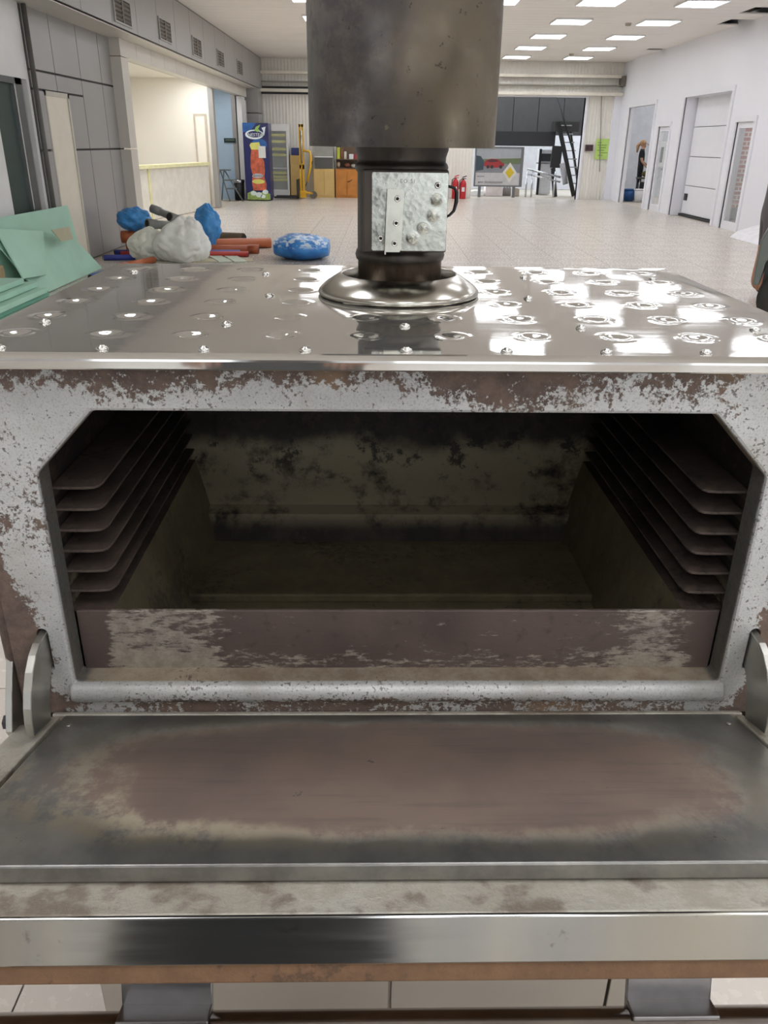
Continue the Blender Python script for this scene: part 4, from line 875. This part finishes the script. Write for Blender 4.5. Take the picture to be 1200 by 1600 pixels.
def M_doorframe():
    g = NG('gritty_door_frame'); med = g.noise(24, 5, .7); fine = g.noise(260, 3, .6); big = g.noise(6, 4)
    c = g.mix(g.ramp(med, .35, .65), srgb(172, 165, 150), srgb(196, 192, 180)); c = g.mix(g.ramp(g.math('ADD', g.math('MULTIPLY', big, .6), g.math('MULTIPLY', med, .4)), .5, .6, 0, .75), c, srgb(112, 94, 78))
    g.bump(fine, .6, .0016); return g.done(c, .5, .4)
def M_bar():
    g = NG('heat_tinted_steel'); x = g.xyz(0); n = g.noise(4, 4, .6, (1, .2, .2)); s_ = g.noise(90, 4, .6, (.06, 1, 1.5)); sp = g.noise(26, 5, .7)
    c = g.mix(g.ramp(n, .35, .65), srgb(150, 150, 148), srgb(176, 172, 160))
    c = g.mix(g.ramp(sp, .62, .7, 0, .5), c, srgb(92, 86, 78))
    g.bump(s_, .06, .0008); return g.done(c, g.ramp(s_, .2, .8, .12, .2), .95)
def M_plate():
    g = NG('brushed_stainless'); s_ = g.noise(45, 4, .6, (.12, 2.2, 1)); sc = g.noise(9, 5, .7, (1, 3, 1)); b = g.noise(3, 3)
    c = g.mix(g.ramp(b, .3, .7), srgb(196, 193, 186), srgb(208, 206, 200))
    g.bump(s_, .03, .0006); return g.done(c, g.math('ADD', g.ramp(s_, .2, .8, .035, .07), g.ramp(sc, .55, .85, 0, .07)), .88)
def M_galv():
    g = NG('galvanised_plate'); v = g.n('TexVoronoi'); g.t.links.new(g.obj(), v.inputs['Vector']); v.inputs['Scale'].default_value = 160
    n = g.noise(70, 5, .7); c = g.mix(g.ramp(n, .35, .65), srgb(150, 150, 140), srgb(186, 186, 176)); c = g.mix(g.ramp(g.noise(30, 5, .75), .6, .68, 0, .6), c, srgb(120, 120, 110))
    g.bump(g.math('ADD', n, v.outputs['Distance']), .12, .0008); return g.done(c, g.ramp(n, .3, .7, .16, .32), 1.0)
def M_hood():
    g = NG('smoked_steel'); big = g.noise(9, 5, .6); med = g.noise(34, 6, .7); fine = g.noise(140, 4, .7); x = g.xyz(0)
    c = g.mix(g.ramp(big, .32, .68), srgb(106, 103, 104), srgb(130, 122, 113)); c = g.mix(g.ramp(g.math('ADD', x, g.math('MULTIPLY', big, .1)), -.02, .12, 0, .6), c, srgb(112, 102, 80))
    c = g.mix(g.math('MULTIPLY', g.ramp(x, .02, -.07, 0, .55), g.ramp(med, .38, .62)), c, srgb(80, 77, 82)); c = g.mix(g.ramp(g.noise(60, 5, .75), .63, .68, 0, .7), c, srgb(52, 46, 42)); c = g.mix(g.ramp(g.noise(75, 3, .6), .74, .78, 0, .6), c, srgb(160, 150, 128))
    g.bump(g.math('ADD', med, fine), .12, .001); return g.done(c, g.ramp(med, .3, .7, .34, .5), .8)
def M_pipe():
    g = NG('dark_flue_steel'); med = g.noise(24, 5, .7, (1, 1, .35)); z = g.xyz(2)
    c = g.mix(g.ramp(med, .3, .7), srgb(54, 49, 45), srgb(76, 69, 62)); c = g.mix(g.ramp(z, .046, .036, 0, .85), c, g.mix(g.ramp(med, .35, .65), srgb(96, 82, 68), srgb(140, 122, 102)))
    g.bump(g.noise(140, 4), .1, .001); return g.done(c, .42, .75)
FRAME, PLATE, TRAY, PANEL, DFR, BARM, GALV, HOOD, PIPE = M_frame(), M_plate(), M_tray(), M_panel(), M_doorframe(), M_bar(), M_galv(), M_hood(), M_pipe()
LINER = M_soot('sooty_liner', srgb(34, 30, 25), srgb(58, 50, 40), srgb(40, 31, 26), True)
RUN = M_soot('sooty_runner', srgb(58, 48, 42), srgb(86, 72, 62), srgb(46, 36, 32)); RUSTE = M_soot('rusty_edge', srgb(112, 84, 60), srgb(132, 100, 72), srgb(94, 72, 54))
FLOORM = M_soot('ashy_floor', srgb(88, 80, 60), srgb(106, 96, 72), srgb(72, 64, 52))
RIVET = mat('rivet_steel', srgb(196, 194, 188), .2, 1.0, var=.05)

ov = othing('charcoal_oven', (XC, YC, .76), 'large worn steel charcoal oven with its drop-down door open', 'oven')
BASE[ov.name] = Vector((XC, YC, 0)); ov.location.z = 0

# top plate with pressed dimples
DX = [-.355, -.266, -.178, -.089, -.002, .085, .171, .257, .341, .427]; DY = [.820, .911, 1.002, 1.092, 1.184, 1.275]
def plate_h(x, y):
    h = 0.0
    for a in DX:
        if abs(x-a) > .03: continue
        for b in DY:
            if abs(y-b) > .03: continue
            r2 = (x-a)**2+(y-b)**2; R = .0160
            if r2 < R*R: h -= .0026*(1-r2/(R*R))**1.4
            h += .0004*math.exp(-((math.sqrt(r2)-.0165)/.004)**2)
    h += .0006*mnoise.noise(Vector((x*7, y*7, 3.3)))*max(0, min(1, (x-.05)/.2)) + .0003*mnoise.noise(Vector((x*4, y*4, 9)))
    e = min(x+.40, .482-x, y-.736, 1.335-y)
    return 1.24 + h*max(0, min(1, e/.02))
px0, px1, py0, py1 = -.40, .482, .742, 1.335
nx, ny = 260, 176
b = MB(); vs = []
for j in range(ny+1):
    for i in range(nx+1):
        x, y = px0+(px1-px0)*i/nx, py0+(py1-py0)*j/ny; vs.append((x, y, plate_h(x, y)))
b.add(vs, [(j*(nx+1)+i, j*(nx+1)+i+1, (j+1)*(nx+1)+i+1, (j+1)*(nx+1)+i) for j in range(ny) for i in range(nx)], True)
tp = och(b, 'top_plate', PLATE, ov, clean=False)
pr_ = [(.742, 1.24), (.7395, 1.2392), (.7375, 1.2375), (.7362, 1.2350), (.7358, 1.233), (.7358, 1.2262), (.7368, 1.2248), (.739, 1.2245), (.76, 1.2245), (.76, 1.238)]
och(MB().prism(pr_, lambda p_, x: (x, p_[0], p_[1]), px0, px1), 'front_lip', PLATE, tp)
och(MB().box(px0, px0+.004, .742, py1, 1.2245, 1.2395).box(px1-.004, px1, .742, py1, 1.2245, 1.2395).box(px0, px1, py1-.004, py1, 1.2245, 1.2395).box(px0+.01, px1-.01, .77, py1-.01, 1.2245, 1.228), 'edge_flange', PLATE, tp)
rv = MB().lathe([(0, .0042), (.0025, .0042), (.0032, .003), (.0048, .0028), (.0058, .0015), (.006, 0)], (0, 0, 0), 12)
rvo = None
rivs = [(-.347+.096*k, .755) for k in range(9)] + [(-.348, .875), (-.152, .871), (.04, .866), (.231, .864), (.42, .862), (-.126, 1.05), (.206, 1.043), (-.152, 1.235), (.232, 1.222), (.424, 1.218), (-.35, 1.243)]
for k, (x, y) in enumerate(rivs):
    loc = Vector((x, y, plate_h(x, y)-.0003)) - Vector((XC, YC, 0))
    if rvo is None: rvo = rv.build('rivet', RIVET, tp); rvo.location = loc
    else: share(rvo, 'rivet', tp, loc)

# front frame with the chamfered mouth
IX0, IX1, IZ0, IZ1, IZC, ICH = -.339, .418, .8442, 1.175, 1.107, .065
Z0, Z1 = .80, 1.2245
inn = [(IX0, IZ0), (IX1, IZ0), (IX1, IZC), (IX1-ICH, IZ1), (IX0+ICH, IZ1), (IX0, IZC)]
out = [(X0, Z0), (X1, Z0), (X1, IZC), (X1, Z1), (IX1-ICH, Z1), (IX0+ICH, Z1), (X0, Z1), (X0, IZC)]
fcs = [('o0','o1','i1','i0'), ('o1','o2','i2','i1'), ('o2','o3','o4','i3','i2'), ('o4','o5','i4','i3'), ('o5','o6','o7','i5','i4'), ('o7','o0','i0','i5')]
def frame_mesh(yf, yb):
    vs = [(x, yf, z) for x, z in inn]+[(x, yf, z) for x, z in out]+[(x, yb, z) for x, z in inn]+[(x, yb, z) for x, z in out]
    ix = lambda s_, bk: (14 if bk else 0)+(int(s_[1:]) if s_[0] == 'i' else 6+int(s_[1:]))
    fs = [tuple(ix(s_, 0) for s_ in f) for f in fcs]+[tuple(reversed([ix(s_, 1) for s_ in f])) for f in fcs]
    fs += [(k, (k+1) % 6, 14+(k+1) % 6, 14+k) for k in range(6)] + [(6+(k+1) % 8, 6+k, 20+k, 20+(k+1) % 8) for k in range(8)]
    return MB().add(vs, fs)
fr = och(frame_mesh(YF, YF+.036), 'front_frame', FRAME, ov, bevel=.0035)
def cut(o, cutter):
    md = o.modifiers.new('cut', 'BOOLEAN'); md.object = cutter; md.operation = 'DIFFERENCE'; md.solver = 'EXACT'
    bpy.context.view_layer.update(); me = bpy.data.meshes.new_from_object(o.evaluated_get(bpy.context.evaluated_depsgraph_get())); o.modifiers.clear(); o.data = me
    bpy.data.objects.remove(cutter)
SLX = (-.3655, .446)
for sx in SLX:
    cb = MB(); cb.box(sx-.0065, sx+.0065, YF-.02, YF+.06, .866, .914)
    cb2 = MB().tube([(sx, YF-.02, .914), (sx, YF+.06, .914)], .0065, 16); 
    cut(fr, och(cb, 'cutter', FRAME, ov)); cut(fr, och(cb2, 'cutter', FRAME, ov))
# rounded sill roll at the foot of the mouth
sp_ = [(YF+.004, .8448), (YF-.002, .8436), (YF-.0065, .840), (YF-.009, .834), (YF-.009, .828), (YF-.006, .822), (YF+.004, .818)]
rc, rr_ = (YF+.004, .8315), .0133
b = MB(); n_ = 14; xs_ = [IX0-.006, IX0-.002, IX1+.002, IX1+.006]
for i_, x in enumerate(xs_): b.v += [(x, rc[0]-(rr_ if 0 < i_ < 3 else rr_*.72)*math.sin(math.pi*k/n_), rc[1]+rr_*math.cos(math.pi*k/n_)) for k in range(n_+1)]
for i_ in range(3):
    for k in range(n_): b.f.append((i_*(n_+1)+k, i_*(n_+1)+k+1, (i_+1)*(n_+1)+k+1, (i_+1)*(n_+1)+k)); b.sm.append(True)
for i_ in (0, 3): b.f.append(tuple(i_*(n_+1)+k for k in range(n_+1))); b.sm.append(False)
och(b, 'sill_roll', FRAME, ov)
# outer shell
och(MB().box(X0, X0+.008, YF+.036, YK, .78, Z1).box(X1-.008, X1, YF+.036, YK, .78, Z1).box(X0+.008, X1-.008, YK-.008, YK, .78, Z1).box(X0, X1, YF+.004, YK, .765, .78), 'outer_shell', FRAME, ov)
# rounded side flange at the left and right edges of the front
for s_, x in ((-1, X0), (1, X1)):
    och(MB().tube([(x+s_*.004, YF+.012, .80), (x+s_*.004, YF+.012, 1.2235)], .009, 12), 'side_flange', FRAME, ov)
# liner of the fire chamber
CX0, CX1, CY1, CZ0, CZ1 = -.345, .424, 1.285, .785, 1.19
TX0, TX1, TZ = -.294, .373, .9238
YT = .7974
lb_ = MB()
lb_.add([(CX0, .802, CZ1), (CX1, .802, CZ1), (CX1, CY1, CZ1), (CX0, CY1, CZ1), (CX0, .802, TZ), (CX1, .802, TZ), (CX1, CY1, TZ), (CX0, CY1, TZ)], [(0,1,2,3), (0,3,7,4), (1,5,6,2)])
lb_.add([(CX0, CY1, CZ1), (CX1, CY1, CZ1), (CX1, CY1, .84), (CX0, CY1, .84), (CX0, CY1-.025, .833), (CX1, CY1-.025, .833), (CX1, CY1-.035, CZ0), (CX0, CY1-.035, CZ0)], [(0,1,2,3), (3,2,5,4), (4,5,6,7)])
och(lb_, 'chamber_liner', LINER, ov, clean=False)
och(MB().box(CX0, TX0, YT+.006, CY1, TZ-.004, TZ), 'side_ledge', RUN, ov); och(MB().box(TX1, CX1, YT+.006, CY1, TZ-.004, TZ), 'side_ledge', RUN, ov)
tb = MB()
tb.add([(TX0, YT+.004, TZ), (TX0, CY1, TZ), (TX0+.03, CY1, CZ0), (TX0+.03, YT+.004, CZ0)], [(0,1,2,3)]); tb.add([(TX1, YT+.004, TZ), (TX1, CY1, TZ), (TX1-.03, CY1, CZ0), (TX1-.03, YT+.004, CZ0)], [(3,2,1,0)])
tb.add([(TX0, YT+.004, CZ0), (TX1, YT+.004, CZ0), (TX1, CY1, CZ0), (TX0, CY1, CZ0)], [(0,1,2,3)])
och(tb, 'fire_bed', FLOORM, ov, clean=False)
och(MB().box(-.27, .345, 1.045, 1.215, CZ0, CZ0+.014), 'grate_plate', FLOORM, ov, bevel=.003)
och(MB().box(IX0+.002, IX1-.002, YT, YT+.005, .838, TZ+.001), 'tray_front', TRAY, ov, bevel=.0015)
och(MB().box(IX0+.001, IX1-.001, YF+.006, YT+.003, .8405, .8440), 'sill_ledge', DFR, ov)
# rack runners, six a side
def runner(x_wall, x_in):
    s_ = 1 if x_in > x_wall else -1; c = .012; pts = [(x_wall, .803)]
    pts += [(x_in-s_*c*1.4, .803)] + [(x_in-s_*c+s_*c*math.sin(a)-s_*.0, .803+c*1.3*(1-math.cos(a))) for a in (R_(30), R_(60), R_(90))] + [(x_in, 1.272), (x_wall, 1.272)]
    return pts
runL = runR = None
for k in range(6):
    z = 1.0757-.0257*k
    for side in (0, 1):
        xw, xi = (CX0+.001, -.291) if side == 0 else (CX1-.001, .371)
        bb = MB().prism(runner(xw, xi), lambda p_, zz: (p_[0], p_[1], zz), -.0016, .0016)
        bb.box(min(xw, xw+(.002 if side == 0 else -.002)), max(xw, xw+(.002 if side == 0 else -.002)), .803, 1.272, -.012, 0)
        if side == 0:
            if runL is None: runL = och(bb, 'rack_runner', RUN, ov, bevel=.0008, segs=1); runL.location.z = z
            else: share(runL, 'rack_runner', ov, (0, 0, z))
        else:
            if runR is None: runR = och(bb, 'rack_runner', RUN, ov, bevel=.0008, segs=1); runR.location.z = z-.002
            else: share(runR, 'rack_runner', ov, (0, 0, z-.002))

# drop-down door, propped a little above level
A_ = R_(15.5); HY, HZ = .75, .812
def dpt(x, s_, n): return Vector((x, HY - s_*math.cos(A_) + n*math.sin(A_), HZ + s_*math.sin(A_) + n*math.cos(A_)))
def dbox(b, x0, x1, s0, s1, n0, n1):
    return b.hexa([dpt(x0, s0, n0), dpt(x1, s0, n0), dpt(x1, s1, n0), dpt(x0, s1, n0), dpt(x0, s0, n1), dpt(x1, s0, n1), dpt(x1, s1, n1), dpt(x0, s1, n1)])
DX0, DX1 = X0-.004, X1+.004
door = och(dbox(MB(), DX0, DX1, -.012, .334, -.052, -.016), 'door', DFR, ov, bevel=.003)
och(dbox(MB(), -.350, .430, 0.0, .294, -.0155, 0), 'inner_panel', PANEL, door, bevel=.0018)
g_ = .0075; w_ = .0105
och(dbox(dbox(dbox(MB(), -.350-g_-w_, -.350-g_, -.004, .296, -.0158, -.003), .430+g_, .430+g_+w_, -.004, .296, -.0158, -.003), -.350-g_-w_, .430+g_+w_, -.0135, -.006, -.0158, -.0015), 'seal_rim', DFR, door, bevel=.0018)
och(dbox(MB(), DX0, DX1, .3342, .3385, -.0545, -.0145), 'end_strip', BARM, door, bevel=.0012)
och(dbox(MB(), DX0+.004, DX1-.004, .0, .333, -.075, -.0525), 'outer_skin', RUSTE, door, bevel=.002)
for x, s_ in ((-.335, .03), (.415, .03)):
    q = dpt(x, s_, .0002); och(MB().tube([q, q+Vector((0, math.sin(A_), math.cos(A_)))*.0012], .0028, 10), 'screw', RIVET, door)
# handle bar and its two brackets
HS, HN = .333, -.118
hnd = och(MB().tube([dpt(x, HS, HN) for x in (-.300, -.296, -.288, .370, .378, .382)], [.004, .011, .0155, .0155, .011, .004], 20), 'handle', mat('handle_steel', srgb(140, 134, 128), .22, 1.0, var=.2, scale=10), door)
for x0, x1 in ((-.192, -.121), (.208, .276)):
    och(dbox(dbox(MB(), x0, x1, .318, .323, HN+.002, -.074), x0, x1, .318, HS+.008, HN+.0135, HN+.0175), 'handle_bracket', mat('bracket_steel', srgb(150, 148, 148), .28, 1.0, var=.15, scale=20), door, bevel=.001)
# curved stays that hold the door
STAY = mat('stay_steel', srgb(176, 174, 166), .34, .85, var=.1, scale=20)
prof = [(.694, .829), (.694, .845), (.698, .862), (.706, .879), (.718, .895), (.733, .907), (.748, .913), (.79, .916), (.79, .872), (.768, .870), (.757, .862), (.748, .848), (.742, .832), (.738, .815)]
for sx in SLX:
    och(MB().prism([(p_[0], p_[1]) for p_ in prof], lambda p_, x: (x, p_[0], p_[1]), sx-.0045, sx+.0045), 'door_stay', STAY, ov, bevel=.0008, segs=1)
for s_, x in ((-1, X0-.006), (1, X1+.006)):
    lug = och(MB().prism([(.775, .885), (.752, .84), (.735, .80), (.745, .775), (.80, .775), (.80, .885)], lambda p_, xx: (xx, p_[0], p_[1]), x-.004, x+.004), 'hinge_lug', STAY, ov, bevel=.001)
    och(MB().tube([(x+s_*.004, .757, .797), (x+s_*.014, .757, .797)], .009, 6, smooth=False), 'hinge_bolt', mat('bolt_dark', srgb(70, 70, 72), .4, .8), lug)

# flue collar
och(MB().lathe([(.0735, .012), (.0735, .0245), (.0745, .0262), (.0765, .0262), (.094, .0150), (.1015, .0090), (.1042, .0062), (.1052, .0035), (.1045, .0012), (.1025, .0004), (.098, .0004), (.09, .006)], (.0405, 1.075, 1.2405), 72), 'flue_collar', mat('polished_collar', srgb(178, 174, 164), .2, 1.0, var=.08, scale=25), ov)

# flue pipe with damper
FCX, FCY = .0414, 1.075
fl2 = othing('flue_pipe', (FCX, FCY, 1.2415), 'dark steel flue pipe with a galvanised damper plate on the oven top', 'flue pipe')
pz = lambda z: z-1.2415
rp = .0545
prf = [(rp-.006, 0), (rp-.0005, 0), (rp-.0005, pz(1.283)), (rp+.0015, pz(1.2845)), (rp+.0030, pz(1.290)), (rp+.0015, pz(1.2955)), (rp, pz(1.297)), (rp, pz(1.387)), (rp+.002, pz(1.389)), (rp+.0035, pz(1.393)), (rp+.002, pz(1.397)), (rp, pz(1.399)), (rp, pz(1.404)), (rp+.003, pz(1.413)), (rp+.003, pz(1.46))]
b = MB().lathe(prf, (FCX, FCY, 1.2415), 64); och(b, 'tube', PIPE, fl2)
och(MB().box(-.006, .0945, FCY-.066, FCY-.048, 1.300, 1.392), 'damper_housing', PIPE, fl2, bevel=.002)
# damper plate: pressed bumps in a thin sheet
bumps = [(.0815, 1.360), (.078, 1.343), (.0665, 1.328), (.054, 1.317)]
def dh(x, z):
    h = 0
    for a, c in bumps: r2 = ((x-a)**2+(z-c)**2)/(.0048**2); h += .0022*math.exp(-r2*1.3)
    return h
n1, n2 = 70, 70; ax0, ax1, az0, az1 = .0055, .093, 1.3032, 1.3878; yp = FCY-.0685
b = MB(); b.add([(ax0+(ax1-ax0)*i/n1, yp-dh(ax0+(ax1-ax0)*i/n1, az0+(az1-az0)*j/n2), az0+(az1-az0)*j/n2) for j in range(n2+1) for i in range(n1+1)], [(j*(n1+1)+i, j*(n1+1)+i+1, (j+1)*(n1+1)+i+1, (j+1)*(n1+1)+i) for j in range(n2) for i in range(n1)], True)
dp = och(b, 'damper_plate', GALV, fl2, clean=False)
och(MB().box(ax0, ax1, yp+.0002, yp+.008, az1-.0012, az1+.0012).box(ax0, ax1, yp+.0002, yp+.008, az0-.0012, az0+.0012).box(ax0-.0008, ax0+.0006, yp+.0002, yp+.008, az0, az1).box(ax1-.0006, ax1+.0008, yp+.0002, yp+.008, az0, az1), 'folded_edge', GALV, dp)
sk_ = lambda x, z: x - (1.371-z)*.035
br = MB().prism([(sk_(.0235, 1.371), 1.371), (sk_(.0405, 1.371), 1.371), (sk_(.0425, 1.369), 1.369), (sk_(.0425, 1.304), 1.304), (sk_(.0405, 1.3005), 1.3005), (sk_(.0235, 1.3005), 1.3005)], lambda p_, y: (p_[0], y, p_[1]), yp-.0016, yp-.0002)
br.prism([(sk_(.0225, 1.371), 1.371), (sk_(.024, 1.371), 1.371), (sk_(.024, 1.299), 1.299), (sk_(.0225, 1.299), 1.299)], lambda p_, y: (p_[0], y, p_[1]), yp-.012, yp-.0002)
och(br, 'angle_bracket', mat('bracket_zinc', srgb(196, 194, 182), .3, 1.0, var=.08, scale=60), dp)
rvb = [(.0345, 1.3605, 1), (.0335, 1.3335, 1), (.032, 1.3105, 1), (.0815, 1.3755, 0), (.0155, 1.316, 0)]
for x, z, on in rvb:
    y0 = yp-(.0016 if on else 0)
    r_ = och(MB().lathe([(.0016, .0008), (.0019, .0018), (.0032, .0018), (.0038, .0006), (.0038, 0)], (0, 0, 0), 16).xf(lambda p_: Vector((p_.x+x, y0-p_.z, p_.y+z))), 'rivet', RIVET, dp)
    och(MB().tube([(x, y0-.0002, z), (x, y0-.0007, z)], .0017, 10), 'bore', INS, r_)
    
tx = text_mesh('EO.SI', .0062, 'stamped_lettering', mat('stamp_dark', srgb(120, 120, 112), .4, .8), Matrix.Translation(Vector((.046, yp-.0001, 1.3795))-BASE[fl2.name]) @ Matrix.Rotation(math.pi/2, 4, 'X'), dp, extrude=.0001, space=1.3)
och(MB().tube([(.088, FCY-.045, 1.3735), (.097, FCY-.045, 1.3735), (.1035, FCY-.045, 1.372), (.1065, FCY-.045, 1.367), (.1065, FCY-.045, 1.356), (.104, FCY-.045, 1.346), (.099, FCY-.045, 1.341), (.088, FCY-.045, 1.336)], [.0016, .0016, .0018, .0022, .0024, .0019, .0016, .0016], 10), 'damper_handle', mat('handle_black', srgb(48, 46, 44), .4, .7), fl2)

# wide sleeve above
hd = othing('flue_hood', (FCX, FCY, 1.4155), 'wide smoke-stained steel sleeve hanging over the flue pipe', 'flue hood')
och(MB().lathe([(.1105, .0), (.1128, .0), (.1128, .46), (.1105, .46)], (FCX, FCY, 1.4155), 96, closed=True), 'sleeve', HOOD, hd)
och(MB().lathe([(.058, .012), (.1104, .012), (.1104, .014), (.058, .014)], (FCX, FCY, 1.4155), 64, closed=True), 'inner_ring', PIPE, hd)

# stand cabinet under the oven
SST = mat('satin_stainless', srgb(176, 172, 164), .34, 1.0, var=.04, scale=3)
sc_ = othing('stand_cabinet', (XC, 1.05, 0), 'stainless steel stand cabinet with doors carrying the oven', 'cabinet')
och(MB().box(X0+.012, X1-.005, .795, 1.31, .06, .762), 'carcass', SST, sc_, bevel=.004)
for x0, x1 in ((X0+.016, .034), (.0375, .360), (.364, X1-.009)): och(MB().box(x0, x1, .778, .794, .09, .74), 'door', SST, sc_, bevel=.002)
for x in (X0+.05, X1-.05):
    for y in (.83, 1.27): och(MB().lathe([(0, 0), (.022, 0), (.022, .012), (.012, .016), (.012, .06), (0, .06)], (x, y, 0), 16), 'foot', BLACK, sc_)
